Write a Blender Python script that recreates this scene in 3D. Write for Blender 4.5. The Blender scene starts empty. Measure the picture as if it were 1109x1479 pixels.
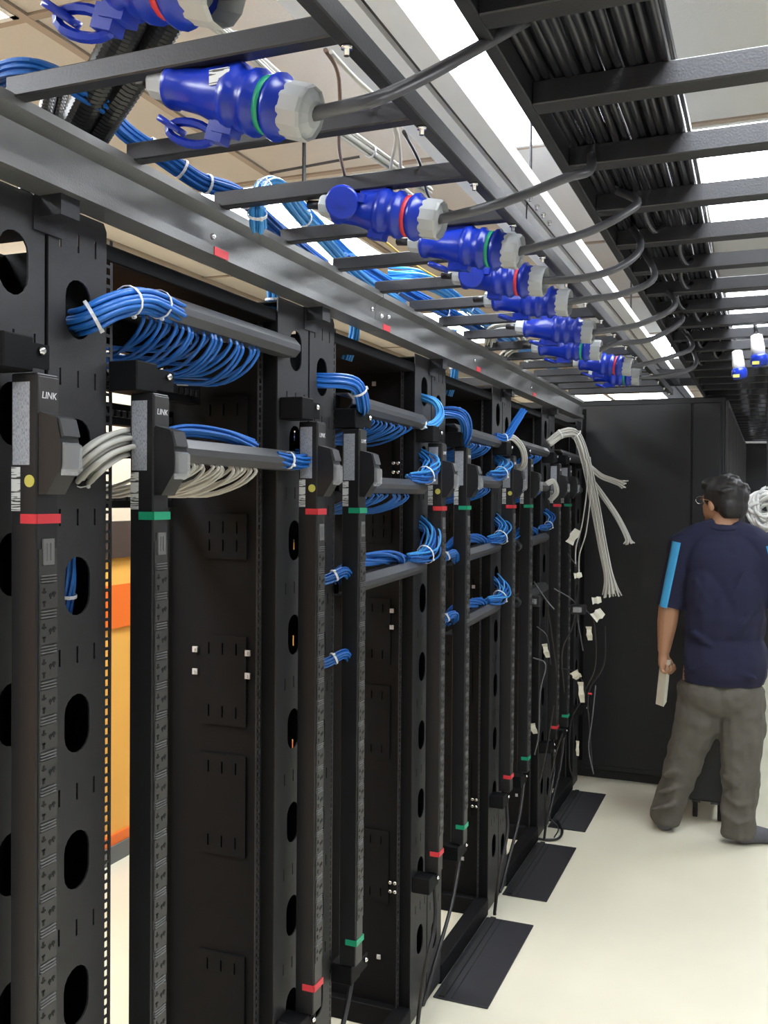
import bpy, bmesh, math, random
from mathutils import Vector, Matrix
random.seed(7)
SC = bpy.context.scene
COL = SC.collection
R = math.radians
# ------------------------------------------------------------------ camera
H = 1.615                      # eye height
TH, PITCH, ROLL, F = R(21.9), R(-0.90), R(0.45), 1380.0
IW, IH = 1109, 1479
_r = Vector((math.cos(TH), math.sin(TH), 0)); _f0 = Vector((-math.sin(TH), math.cos(TH), 0)); _u0 = Vector((0, 0, 1))
FW = (_f0*math.cos(PITCH) + _u0*math.sin(PITCH)).normalized()
_u = (_u0*math.cos(PITCH) - _f0*math.sin(PITCH)).normalized()
RT = _r*math.cos(ROLL) + _u*math.sin(ROLL)
UP = _u*math.cos(ROLL) - _r*math.sin(ROLL)
cam_d = bpy.data.cameras.new('camera'); cam = bpy.data.objects.new('camera', cam_d); COL.objects.link(cam)
cam_d.sensor_fit = 'VERTICAL'; cam_d.sensor_height = 24.0; cam_d.lens = F/IH*24.0; cam_d.clip_start = .02
M4 = Matrix((RT, UP, -FW)).transposed().to_4x4(); M4.translation = Vector((0, 0, H)); cam.matrix_world = M4
SC.camera = cam
# ------------------------------------------------------------------ world, exposure
w = bpy.data.worlds.new('world'); SC.world = w; w.use_nodes = True
w.node_tree.nodes['Background'].inputs[0].default_value = (.55, .62, .75, 1)
w.node_tree.nodes['Background'].inputs[1].default_value = .05
SC.view_settings.view_transform = 'Standard'; SC.view_settings.look = 'None'
SC.view_settings.gamma = 1; SC.view_settings.use_curve_mapping = False
SC.view_settings.exposure = 0.72
PANEL_POWER = 13.0             # strength of the ceiling light panels
SC.cycles.max_bounces = 6; SC.cycles.sample_clamp_indirect = 6

def at(px, py, X=None, Y=None, Z=None, D=None):
    """point seen at a pixel of the photograph on a given real plane (Z relative to the eye)"""
    v = RT*((px-IW/2)/F) + UP*((IH/2-py)/F) + FW
    t = X/v.x if X is not None else Y/v.y if Y is not None else Z/v.z if Z is not None else D
    return Vector((0, 0, H)) + v*t
# ------------------------------------------------------------------ materials
def mat(name, col, rough=.5, metal=0.0, noise=.0, nscale=20, bump=0.0, emit=None, estr=0, alpha=1, trans=0, spec=.5, bscale=None):
    m = bpy.data.materials.new(name); m.use_nodes = True; nt = m.node_tree; b = nt.nodes['Principled BSDF']
    c = (*col, 1)
    b.inputs['Base Color'].default_value = c; b.inputs['Roughness'].default_value = rough; b.inputs['Metallic'].default_value = metal
    b.inputs['Specular IOR Level'].default_value = spec
    if trans: b.inputs['Transmission Weight'].default_value = trans
    if alpha < 1: b.inputs['Alpha'].default_value = alpha
    if emit: b.inputs['Emission Color'].default_value = (*emit, 1); b.inputs['Emission Strength'].default_value = estr
    if noise or bump:
        tc = nt.nodes.new('ShaderNodeTexCoord'); n = nt.nodes.new('ShaderNodeTexNoise'); n.inputs['Scale'].default_value = nscale; n.inputs['Detail'].default_value = 5
        nt.links.new(tc.outputs['Object'], n.inputs['Vector'])
        if noise:
            mx = nt.nodes.new('ShaderNodeMix'); mx.data_type = 'RGBA'
            mx.inputs[6].default_value = tuple(x*(1-noise) for x in col)+(1,); mx.inputs[7].default_value = tuple(min(1, x*(1+noise)) for x in col)+(1,)
            nt.links.new(n.outputs['Fac'], mx.inputs[0]); nt.links.new(mx.outputs[2], b.inputs['Base Color'])
        if bump:
            bp = nt.nodes.new('ShaderNodeBump'); bp.inputs['Strength'].default_value = bump; bp.inputs['Distance'].default_value = .002
            n2 = n
            if bscale:
                n2 = nt.nodes.new('ShaderNodeTexNoise'); n2.inputs['Scale'].default_value = bscale; nt.links.new(tc.outputs['Object'], n2.inputs['Vector'])
            nt.links.new(n2.outputs['Fac'], bp.inputs['Height']); nt.links.new(bp.outputs['Normal'], b.inputs['Normal'])
    return m
M = {}
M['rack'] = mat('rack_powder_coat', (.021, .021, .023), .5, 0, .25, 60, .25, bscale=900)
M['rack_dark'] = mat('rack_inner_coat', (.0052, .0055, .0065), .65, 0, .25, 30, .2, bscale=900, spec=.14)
M['beam'] = mat('beam_steel', (.165, .165, .165), .36, .4, .35, 9, .2, bscale=300)
M['ladder'] = mat('ladder_steel', (.026, .026, .03), .45, .2, .3, 15, .15, bscale=300)
M['pdu'] = mat('strip_black', (.009, .009, .0105), .42, 0, .2, 40, .1, bscale=900)
M['pdu_front'] = mat('strip_face', (.034, .033, .033), .45, 0, .2, 60)
M['hole'] = mat('socket_hole', (.003, .003, .003), .8)
M['ridge'] = mat('socket_ridge', (.15, .15, .15), .35)
M['duct'] = mat('duct_grey', (.055, .056, .06), .33, 0, .15, 20)
M['blue_cable'] = mat('blue_cable', (.011, .125, .46), .38, 0, .2, 6)
M['cyan_cable'] = mat('light_blue_cable', (.05, .29, .66), .35, 0, .25, 6)
M['white_cable'] = mat('white_cable', (.50, .49, .45), .5, 0, .12, 8)
M['black_cable'] = mat('black_cable', (.014, .014, .016), .38)
M['gloss_cable'] = mat('gloss_black_cable', (.016, .016, .02), .25, 0, .3, 5)
M['grey_cable'] = mat('grey_cable', (.09, .09, .10), .35)
M['hose'] = mat('black_hose', (.012, .012, .013), .25)
M['tie'] = mat('cable_tie', (.7, .7, .72), .4)
M['chrome'] = mat('chrome', (.75, .75, .76), .22, 1)
M['zinc'] = mat('zinc_nut', (.55, .55, .56), .4, .2)
M['red_tape'] = mat('red_tape', (.62, .035, .05), .45)
M['green_tape'] = mat('green_tape', (.01, .33, .17), .45)
M['plug_blue'] = mat('plug_blue', (.006, .028, .36), .28, 0, .15, 15)
M['gland'] = mat('gland_grey', (.42, .44, .45), .4)
M['alu'] = mat('white_aluminium', (.96, .96, .96), .5, .0, .1, 8)
M['clear'] = mat('clear_cover', (.8, .82, .85), .12, 0, trans=.55, alpha=.55)
M['yellow'] = mat('yellow_sticker', (.55, .5, .1), .5)
M['yellow_wire'] = mat('yellow_wire', (.6, .42, .05), .4)
M['brown_wire'] = mat('brown_wire', (.16, .1, .07), .4)
M['floor'] = mat('cream_floor', (.74, .70, .56), .32, 0, .07, 3, .08, bscale=60)
M['tile'] = mat('ceiling_tile', (.60, .60, .58), .8, 0, .05, 200, .3)
M['tile_warm_bounce'] = mat('warm_bounce_ceiling_tile', (.60, .57, .50), .8, 0, .05, 200, .3)  # warm reflected light of the rear aisle put into the tile colour
M['grid'] = mat('ceiling_grid', (.36, .29, .22), .5)
M['wall'] = mat('tan_wall', (.70, .57, .41), .7, 0, .05, 3)
M['wall_amber'] = mat('amber_wall', (.85, .43, .08), .6, 0, .06, 3)
M['wall_orange'] = mat('orange_band', (.85, .17, .02), .5)
M['brown_trim'] = mat('dark_brown_trim', (.05, .03, .02), .6)
M['skirt'] = mat('grey_skirting', (.12, .13, .13), .5)
M['wall_grey'] = mat('grey_wall', (.35, .35, .36), .8, 0, .05, 3)
M['cab'] = mat('cabinet_black', (.010, .0108, .013), .45, 0, .2, 25, .1, bscale=400)
M['cab_side'] = mat('cabinet_door_grey', (.06, .06, .06), .45, .2, .2, 20)
M['plate'] = mat('floor_plate', (.018, .018, .022), .6, 0, .2, 30)
M['paper'] = mat('paper', (.62, .60, .50), .7, 0, .1, 20)
M['white'] = mat('white_plastic', (.8, .8, .78), .4)
M['skin'] = mat('skin', (.42, .22, .13), .5, 0, .08, 12)
M['hair'] = mat('hair', (.012, .010, .010), .5, 0, .4, 90, .6)
M['shirt'] = mat('navy_shirt', (.008, .009, .034), .9, 0, .2, 30, .3, bscale=250)
M['stripe'] = mat('light_blue_stripe', (.05, .33, .62), .7)
M['trouser'] = mat('brown_grey_trousers', (.098, .09, .076), .9, 0, .22, 12, .4, bscale=120)
M['sock'] = mat('grey_sock', (.09, .09, .105), .9, 0, .15, 60)
M['rubber'] = mat('rubber', (.01, .01, .01), .7)
M['lips'] = mat('lips', (.30, .10, .08), .5)
M['eye'] = mat('eye_white', (.7, .7, .68), .3)
M['panel_light'] = mat('light_panel', (.9, .9, .9), .5, emit=(.90, .95, 1.0), estr=PANEL_POWER)
def print_mat(name, base, ink, sx, sy, thresh, rough=.45):
    """flat print: rows of small dark marks"""
    m = bpy.data.materials.new(name); m.use_nodes = True; nt = m.node_tree; b = nt.nodes['Principled BSDF']; b.inputs['Roughness'].default_value = rough
    tc = nt.nodes.new('ShaderNodeTexCoord'); mp = nt.nodes.new('ShaderNodeMapping'); mp.inputs['Scale'].default_value = (sx, sx, sy)
    n = nt.nodes.new('ShaderNodeTexNoise'); n.inputs['Scale'].default_value = 1; n.inputs['Detail'].default_value = 1
    cr = nt.nodes.new('ShaderNodeValToRGB'); cr.color_ramp.interpolation = 'CONSTANT'
    cr.color_ramp.elements[0].color = (*ink, 1); cr.color_ramp.elements[1].color = (*base, 1); cr.color_ramp.elements[1].position = thresh
    nt.links.new(tc.outputs['Object'], mp.inputs[0]); nt.links.new(mp.outputs[0], n.inputs['Vector']); nt.links.new(n.outputs['Fac'], cr.inputs[0]); nt.links.new(cr.outputs[0], b.inputs['Base Color'])
    return m
M['label'] = print_mat('rating_label', (.36, .38, .42), (.20, .21, .25), 1100, 220, .44)
M['barcode'] = print_mat('barcode_sticker', (.62, .63, .62), (.05, .05, .05), 30, 420, .44)
# ------------------------------------------------------------------ mesh helpers
class MB:
    def __init__(s): s.v = []; s.f = []; s.mi = []; s.sm = []
    def add(s, vs, fs, mi=0, smooth=False):
        o = len(s.v); s.v += [tuple(v) for v in vs]; s.f += [tuple(i+o for i in f) for f in fs]; s.mi += [mi]*len(fs); s.sm += [smooth]*len(fs); return s
    def box(s, x0, x1, y0, y1, z0, z1, mi=0):
        vs = [(x, y, z) for x in (x0, x1) for y in (y0, y1) for z in (z0, z1)]
        return s.add(vs, [(0, 1, 3, 2), (4, 6, 7, 5), (0, 4, 5, 1), (2, 3, 7, 6), (0, 2, 6, 4), (1, 5, 7, 3)], mi)
    def bbox(s, x0, x1, y0, y1, z0, z1, b=.002, mi=0):
        """box with chamfered edges"""
        bm = bmesh.new(); bmesh.ops.create_cube(bm, size=1)
        for v in bm.verts: v.co = Vector(((x0+x1)/2+v.co.x*(x1-x0), (y0+y1)/2+v.co.y*(y1-y0), (z0+z1)/2+v.co.z*(z1-z0)))
        bmesh.ops.bevel(bm, geom=bm.edges[:], offset=b, segments=1, affect='EDGES'); bm.verts.index_update()
        s.add([v.co[:] for v in bm.verts], [[v.index for v in f.verts] for f in bm.faces], mi); bm.free(); return s
    def tube(s, pts, r, seg=8, mi=0, caps=True, taper=None):
        pts = [Vector(p) for p in pts]; n = len(pts); vs = []; fs = []
        t = (pts[1]-pts[0]).normalized(); a = t.orthogonal().normalized()
        for i, p in enumerate(pts):
            t2 = ((pts[min(i+1, n-1)]-pts[max(i-1, 0)])).normalized()
            a = (a - t2*a.dot(t2)); a = a.normalized() if a.length > 1e-6 else t2.orthogonal().normalized(); b = t2.cross(a)
            rr = (r[i] if isinstance(r, (list, tuple)) else r)
            for k in range(seg):
                q = 2*math.pi*k/seg; vs.append(p + (a*math.cos(q)+b*math.sin(q))*rr)
        for i in range(n-1):
            for k in range(seg):
                k2 = (k+1) % seg; fs.append((i*seg+k, i*seg+k2, (i+1)*seg+k2, (i+1)*seg+k))
        s.add(vs, fs, mi, seg > 6)
        if caps:
            o = len(s.v)-len(vs)
            s.f += [tuple(o+k for k in reversed(range(seg))), tuple(o+(n-1)*seg+k for k in range(seg))]; s.mi += [mi, mi]; s.sm += [False, False]
        return s
    def lathe(s, prof, base, axis, seg=16, mi=0, smooth=True):
        """profile [(along, radius)] about axis from base"""
        axis = Vector(axis).normalized(); base = Vector(base); a = axis.orthogonal().normalized(); b = axis.cross(a); vs = []; fs = []
        for l, r in prof:
            for k in range(seg):
                q = 2*math.pi*k/seg; vs.append(base+axis*l+(a*math.cos(q)+b*math.sin(q))*max(r, 1e-5))
        for i in range(len(prof)-1):
            for k in range(seg):
                k2 = (k+1) % seg; fs.append((i*seg+k, i*seg+k2, (i+1)*seg+k2, (i+1)*seg+k))
        fs2 = [tuple(reversed(range(seg))), tuple((len(prof)-1)*seg+k for k in range(seg))]
        s.add(vs, fs, mi, smooth); o = len(s.v)-len(vs); s.f += [tuple(i+o for i in f) for f in fs2]; s.mi += [mi]*2; s.sm += [False]*2
        return s
    def prism(s, poly, fn, t0, t1, mi=0):
        """poly 2D extruded from t0 to t1, fn(u,v,t)->xyz"""
        n = len(poly); vs = [fn(u, v, t) for t in (t0, t1) for u, v in poly]
        fs = [tuple(reversed(range(n))), tuple(range(n, 2*n))]+[(i, (i+1) % n, n+(i+1) % n, n+i) for i in range(n)]
        return s.add(vs, fs, mi)
    def mesh(s, name, mats):
        me = bpy.data.meshes.new(name); me.from_pydata(s.v, [], s.f)
        for m in (mats if isinstance(mats, (list, tuple)) else [mats]): me.materials.append(m)
        me.polygons.foreach_set('material_index', s.mi); me.polygons.foreach_set('use_smooth', s.sm)
        bm = bmesh.new(); bm.from_mesh(me); bmesh.ops.recalc_face_normals(bm, faces=bm.faces[:]); bm.to_mesh(me); bm.free()
        me.update(); return me
    def build(s, name, mats, parent=None, loc=None):
        return link(name, s.mesh(name, mats), parent, loc)
def link(name, me, parent=None, loc=None):
    o = bpy.data.objects.new(name, me); COL.objects.link(o)
    if parent is not None:
        o.parent = parent; o.matrix_parent_inverse = Matrix.Translation(-parent.location) if loc is None else Matrix.Identity(4)
        # meshes are written in world coordinates unless loc is given
    if loc is not None: o.location = loc
    return o
def child_of(o, parent):          # keeps world placement for sub-parts
    o.parent = parent; return o
def sub(name, mb, mats, part):    # sub-part in the same coordinates as the part
    o = bpy.data.objects.new(name, mb.mesh(name, mats)); COL.objects.link(o); o.parent = part; return o
def tag(o, label, cat, group=None, kind=None):
    if label: o['label'] = label
    if cat: o['category'] = cat
    if group: o['group'] = group
    if kind: o['kind'] = kind
    return o
def thing(name, loc, label, cat, group=None):
    o = bpy.data.objects.new(name, None); COL.objects.link(o); o.location = Vector(loc); o.empty_display_size = .05
    return tag(o, label, cat, group)
def struct(o): o['kind'] = 'structure'; return o
def copy_tree(o, parent=None):
    c = o.copy(); COL.objects.link(c)
    if parent is not None: c.parent = parent; 
    for ch in o.children: copy_tree(ch, c)
    return c
def smooth_path(pts, n=6):
    P = [Vector(p) for p in pts]; P = [P[0]*2-P[1]]+P+[P[-1]*2-P[-2]]; out = []
    for i in range(1, len(P)-2):
        for k in range(n):
            t = k/n; a, b, c, d = P[i-1], P[i], P[i+1], P[i+2]
            out.append(.5*((2*b)+(-a+c)*t+(2*a-5*b+4*c-d)*t*t+(-a+3*b-3*c+d)*t**3))
    out.append(P[-2]); return out
def plate(name, outline, holes, t, fn, mats):
    """sheet with real holes: 2D outline and holes, thickness t, fn(u,v,w)->xyz"""
    cu = bpy.data.curves.new('tmp', 'CURVE'); cu.dimensions = '2D'; cu.fill_mode = 'BOTH'; cu.extrude = t/2; cu.resolution_u = 1
    for ring in [outline]+holes:
        sp = cu.splines.new('POLY'); sp.points.add(len(ring)-1); sp.use_cyclic_u = True
        for p, q in zip(sp.points, ring): p.co = (q[0], q[1], 0, 1)
    ob = bpy.data.objects.new('tmp', cu); COL.objects.link(ob); dg = bpy.context.evaluated_depsgraph_get(); dg.update()
    me = bpy.data.meshes.new_from_object(ob.evaluated_get(dg)); bpy.data.objects.remove(ob); bpy.data.curves.remove(cu)
    for v in me.vertices: v.co = Vector(fn(v.co.x, v.co.y, v.co.z))
    me.name = name; me.materials.clear()
    for m in (mats if isinstance(mats, (list, tuple)) else [mats]): me.materials.append(m)
    me.polygons.foreach_set('material_index', [0]*len(me.polygons)); me.polygons.foreach_set('use_smooth', [False]*len(me.polygons))
    return me
def oval(cx, cy, w, h, n=8):      # stadium hole
    r = w/2; L = h/2-r; pts = []
    for k in range(n+1): a = math.pi*k/n; pts.append((cx+r*math.cos(a), cy+L+r*math.sin(a)))
    for k in range(n+1): a = math.pi+math.pi*k/n; pts.append((cx+r*math.cos(a), cy-L+r*math.sin(a)))
    return pts
def rect(cx, cy, w, h): return [(cx-w/2, cy-h/2), (cx+w/2, cy-h/2), (cx+w/2, cy+h/2), (cx-w/2, cy+h/2)]
def text_mesh(txt, size, mats, fn, ext=.0003, shear=0):
    cu = bpy.data.curves.new('t', 'FONT'); cu.body = txt; cu.size = size; cu.extrude = ext; cu.align_x = 'CENTER'; cu.align_y = 'CENTER'; cu.shear = shear; cu.resolution_u = 2
    ob = bpy.data.objects.new('t', cu); COL.objects.link(ob); dg = bpy.context.evaluated_depsgraph_get(); dg.update()
    me = bpy.data.meshes.new_from_object(ob.evaluated_get(dg)); bpy.data.objects.remove(ob); bpy.data.curves.remove(cu)
    for v in me.vertices: v.co = Vector(fn(v.co.x, v.co.y, v.co.z))
    me.materials.clear(); me.materials.append(mats); me.polygons.foreach_set('material_index', [0]*len(me.polygons)); return me

# ================================================================== SETTING
XL, XR, YN, YF, ZC = -2.66, 2.4, -1.85, 12.55, H+1.1
struct(MB().box(XL-.1, XR+.1, YN-.1, YF+.1, -.1, 0).build('floor', M['floor']))
ceil = struct(MB().box(XL-.1, XR+.1, YN-.1, YF+.1, ZC+.03, ZC+.12).build('ceiling', M['wall_grey']))
sx = [XL, -2.2, -1.6, -1.0, -.62, -.25, .35, .95, 1.55, XR]
sy = [YN+1.2*i for i in range(13)]
g = MB()
for x in sx[1:-1]: g.box(x-.012, x+.012, YN, YF, ZC-.006, ZC+.012)
for y in sy[1:-1]: g.box(XL, XR, y-.012, y+.012, ZC-.005, ZC+.011)
struct(g.build('trim_1', M['grid']))
lights = {(1, 4), (1, 6), (1, 10), (2, 10), (1, 1), (1, 2), (3, 3), (3, 7), (3, 0), (5, 2), (5, 4), (5, 6), (5, 8), (5, 10), (5, 0), (7, 3), (7, 6), (7, 9)}
tm = {}
nl = 0
LN = {(3, 3): 'bright ceiling light panel at top centre above the near racks', (3, 7): 'ceiling light panel seen at the far end of the white overhead trunking',
      (5, 4): 'ceiling light panel at upper right behind the ladder rungs, nearer one', (5, 6): 'ceiling light panel at upper right, next beyond the nearest right-hand one',
      (5, 8): 'ceiling light panel far down the right side of the aisle', (5, 10): 'farthest ceiling light panel over the right side of the aisle',
      (1, 4): 'ceiling light panel behind the blue cable bundles over the racks', (1, 6): 'ceiling light panel behind the racks, second in the rear aisle',
      (1, 10): 'far small ceiling light panel just above the black cabinets, left one', (2, 10): 'far small ceiling light panel just above the black cabinets, right one'}
for i in range(len(sx)-1):
    for j in range(len(sy)-1):
        x0, x1, y0, y1 = sx[i]+.012, sx[i+1]-.012, sy[j]+.012, sy[j+1]-.012
        if (i, j) in lights:
            nl += 1; lab = LN.get((i, j)) or ('unseen ceiling light panel over %s' % ('the rear aisle' if i == 1 else 'the racks behind the camera' if i == 3 else 'the main aisle' if i == 5 else 'the right-hand side'))
            lab += '' if (i, j) in LN else ', in tile row %s' % ('one two three four five six seven eight nine ten eleven twelve'.split()[j])
            t = thing('ceiling_light', ((x0+x1)/2, (y0+y1)/2, ZC), lab, 'ceiling light', 'ceiling light panels')
            fr = MB(); fr.box(x0, x0+.015, y0, y1, ZC-.008, ZC+.02).box(x1-.015, x1, y0, y1, ZC-.008, ZC+.02).box(x0, x1, y0, y0+.015, ZC-.008, ZC+.02).box(x0, x1, y1-.015, y1, ZC-.008, ZC+.02)
            fr.build('frame', M['white'], t)
            MB().box(x0+.015, x1-.015, y0+.015, y1-.015, ZC, ZC+.01).build('diffuser', M['panel_light'], t)
        else:
            key = (round(x1-x0, 3), i < 3)
            if key not in tm:
                hx, hy = (x1-x0)/2, (y1-y0)/2
                tm[key] = MB().bbox(-hx, hx, -hy, hy, -.004, .012, .003).mesh('ceiling_tile', M['tile_warm_bounce'] if i < 3 else M['tile'])
            link('ceiling_tile', tm[key], ceil, ((x0+x1)/2, (y0+y1)/2, ZC+.004))
# walls: rear-aisle wall is painted in bands
for nm, m, z0, z1, dx in (('wall_left', 'wall', 1.50, ZC+.03, 0), ('trim_5', 'brown_trim', 1.34, 1.50, .03), ('wall_left_lower', 'wall_amber', .12, 1.03, 0), ('trim_2', 'wall_orange', 1.03, 1.22, .012), ('trim_3', 'wall_amber', 1.22, 1.34, .006),
                          ('trim_4', 'wall_orange', .075, .12, .01), ('baseboard_left', 'skirt', 0, .075, .02)):
    struct(MB().box(XL-.1, XL+dx, YN-.1, YF+.1, z0, z1).build(nm, M[m]))
struct(MB().box(XR, XR+.1, YN-.1, YF+.1, 0, ZC+.03).build('wall_right', M['wall_grey']))
struct(MB().box(XL, XR, YN-.1, YN, 0, ZC+.03).build('wall_near', M['wall_grey']))
struct(MB().box(XL, XR, YF, YF+.1, 0, ZC+.03).build('wall_far', M['wall_grey']))

# ================================================================== RACKS
PIT, S0, XF = .865, 1.122, -.99
def seam(k): return S0+PIT*k
ZT = H+.432                                     # rack top
def X_plane(u, v, w): return (w, u, v)
def Y_plane(u, v, w): return (u, w, v)
# plates written relative to the seam (y) and floor (z)
def near_plate():                               # right of the seam
    hs = []
    z = H+.284; k = 0
    while z > .12:
        hs.append(oval(.070, z, .058, .091))
        if z > .25: hs += [rect(.02+.04*i+.01, z-.1063, .004, .026) for i in range(3)]
        z -= .2126
    hs += [rect(.03+.04*i, H+.385, .004, .028) for i in range(3)]
    return plate('side_plate', [(.004, .012), (.137, .012), (.137, ZT-.012), (.130, ZT), (.004, ZT)], hs, .003, lambda u, v, w: (XF+w, u, v), M['rack'])
def far_plate():                                # left of the seam
    hs = []; z = H+.326
    while z > .12:
        hs.append(oval(-.066, z, .058, .091))
        if z > .25: hs += [rect(-.108+.042*i, z-.1063, .004, .026) for i in range(3)]
        z -= .2126
    return plate('side_plate', [(-.151, .012), (-.004, .012), (-.004, ZT), (-.151, ZT)], hs, .003, lambda u, v, w: (XF+w, u, v), M['rack'])
NP, FP = near_plate(), far_plate()
def hole_rail():                                # strip with square mounting holes, y 0..0.022, x 0
    mb = MB(); z = .06; a, b, c, d = 0, .006, .0155, .022
    mb.box(-.001, .001, a, b, .012, ZT-.02); mb.box(-.001, .001, c, d, .012, ZT-.02)
    while z < ZT-.05:
        mb.box(-.001, .001, b, c, z, z+.005); z += .01588
    return mb.mesh('mounting_rail', M['rack'])
HR = hole_rail()
def partition():                                # plane y=0, x relative to world, facing the camera
    hs = []
    for zc in (H+.05, H-.12, H-.36, H-.43, H-.62, H-.74, H-1.12, H-1.22, H+.15):
        hs += [rect(x, zc, .004, .026) for x in (-1.155, -1.125, -1.095)]
    z = .12
    while z < ZT-.12:
        hs.append(oval(-1.287, z, .034, .082, 4)); z += .109
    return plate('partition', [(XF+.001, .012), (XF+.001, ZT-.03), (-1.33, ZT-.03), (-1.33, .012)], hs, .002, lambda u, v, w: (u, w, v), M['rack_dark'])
PT = partition()
CP = {}
def cover(z0, z1):
    me = plate('cover_plate', [(-1.178, z0), (-1.06, z0), (-1.06, z1), (-1.178, z1)],
               [rect(x, z, .004, .026) for x in (-1.155, -1.120, -1.085) for z in (z0+.03, z1-.03)], .004, lambda u, v, w: (u, w, v), M['rack_dark'])
    return me
CV = [cover(H-.51, H-.31), cover(H-.80, H-.575), cover(H-1.24, H-1.02), cover(H-.14, H-.04), cover(H+.02, H+.22)]
SCREW = MB().lathe([(0, .006), (.003, .006), (.005, .0035)], (0, 0, 0), (0, -1, 0), 10).mesh('screw', M['chrome'])
NUT = MB().box(-.006, .006, -.004, 0, -.0065, .0065).box(-.002, .002, -.007, -.004, -.003, .003).mesh('cage_nut', M['zinc'])
SCREWX = MB().lathe([(0, .006), (.004, .006), (.007, .003)], (0, 0, 0), (1, 0, 0), 10).mesh('screw', M['chrome'])
def put(name, me, parent, p): return link(name, me, parent, Vector(p)-parent.location)
ORD = ['leftmost', 'second', 'third', 'fourth', 'fifth']
for k in range(-1, 5):
    lab = {-1: 'black rack side cut off by the left edge of the picture', 0: 'nearest open black rack, with the widest opening and the tan room behind',
           1: 'second open black rack, three blue cabled ducts in its opening', 2: 'third open black rack from the camera, four narrow ducts in its opening',
           3: 'fourth open black rack, behind the tagged black wires', 4: 'last open black rack, next to the tall black cabinets'}[k]
    s0, s1 = seam(k), seam(k+1)
    t = thing('open_rack', (-1.15, s0, 0), lab, 'rack', 'open racks in the row on the left')
    P = lambda nm, me, p: put(nm, me, t, p)
    P('side_plate', FP, (0, s1, 0)); P('partition', PT, (0, s1-.150, 0))
    P('mounting_rail', HR, (-1.025, s1-.150-.024, 0)); P('mounting_rail', HR, (-1.265, s1-.150-.026, 0))
    if k >= 0:
        P('side_plate', NP, (0, s0, 0)); P('partition', PT, (0, s0+.137, 0)); P('mounting_rail', HR, (XF-.006, s0+.139, 0)); P('mounting_rail', HR, (-1.265, s0+.139, 0))
    for me in CV: P('cover_plate', me, (0, s1-.154, 0))
    o0, o1 = s0+.139, s1-.152
    if k < 0: o0 = s1-.5
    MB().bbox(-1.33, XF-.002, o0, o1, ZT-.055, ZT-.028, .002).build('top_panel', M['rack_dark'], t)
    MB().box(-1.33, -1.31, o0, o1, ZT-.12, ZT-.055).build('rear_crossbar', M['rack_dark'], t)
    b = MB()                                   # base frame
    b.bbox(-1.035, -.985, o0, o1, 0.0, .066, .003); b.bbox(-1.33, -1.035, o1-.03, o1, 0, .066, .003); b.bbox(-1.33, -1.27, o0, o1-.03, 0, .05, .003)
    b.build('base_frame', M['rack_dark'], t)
    if k >= 0: MB().box(-1.20, -1.197, s0+.001, s0+.136, .02, ZT-.03).build('added_channel_back', M['rack_dark'], t)  # added dark sheet, keeps the lit interior from showing through the plate holes
    MB().box(-1.20, -1.197, s1-.149, s1-.001, .02, ZT-.03).build('added_channel_back', M['rack_dark'], t)
    if k >= 0: MB().box(-1.20, XF-.003, s0+.005, s0+.131, ZT-.012, ZT-.009).build('added_channel_top', M['rack_dark'], t)  # added cap, keeps ceiling light out of the upper slots and ovals
    MB().box(-1.20, XF-.003, s1-.149, s1-.005, ZT-.012, ZT-.009).build('added_channel_top', M['rack_dark'], t)
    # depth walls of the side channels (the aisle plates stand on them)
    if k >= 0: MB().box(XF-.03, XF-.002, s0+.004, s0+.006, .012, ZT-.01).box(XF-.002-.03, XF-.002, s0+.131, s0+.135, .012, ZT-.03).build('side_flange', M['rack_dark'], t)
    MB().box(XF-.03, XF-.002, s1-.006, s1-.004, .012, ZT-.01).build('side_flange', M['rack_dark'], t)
    for x, dz in ((-1.19, -.345), (-1.055, -.345), (-1.19, -.395), (-1.055, -.395)): P('cage_nut', NUT, (x, s1-.156, H+dz))
    for x in (-1.045, -1.03):
        for dz in (.075, .102) : P('screw', SCREW, (x, s1-.178, H+dz))
        for dz in (-1.165, -1.192): P('screw', SCREW, (x, s1-.178, H+dz))
    P('cage_nut', NUT, (-1.09, s1-.154, H-1.41)); P('cage_nut', NUT, (-1.12, s1-.154, H+.345)); P('cage_nut', NUT, (-1.21, s1-.154, H+.345))
    # hanging brackets for the power strips: upper and lower, on both side plates
    for y0, up in ((s1-.148, 1), (s1-.148, 0), (s0+.137, 1), (s0+.137, 0)):
        if k < 0 and y0 < s1-.2: continue
        zb = H+.167 if up else H-1.200
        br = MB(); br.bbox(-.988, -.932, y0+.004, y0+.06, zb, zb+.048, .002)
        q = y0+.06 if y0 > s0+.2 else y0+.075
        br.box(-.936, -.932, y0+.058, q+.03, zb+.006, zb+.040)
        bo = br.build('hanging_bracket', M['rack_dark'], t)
        so = bpy.data.objects.new('screw', SCREWX); COL.objects.link(so); so.parent = bo; so.location = (-.931, q+.012, zb+.030)
        if up and k == -1: pass

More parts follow.
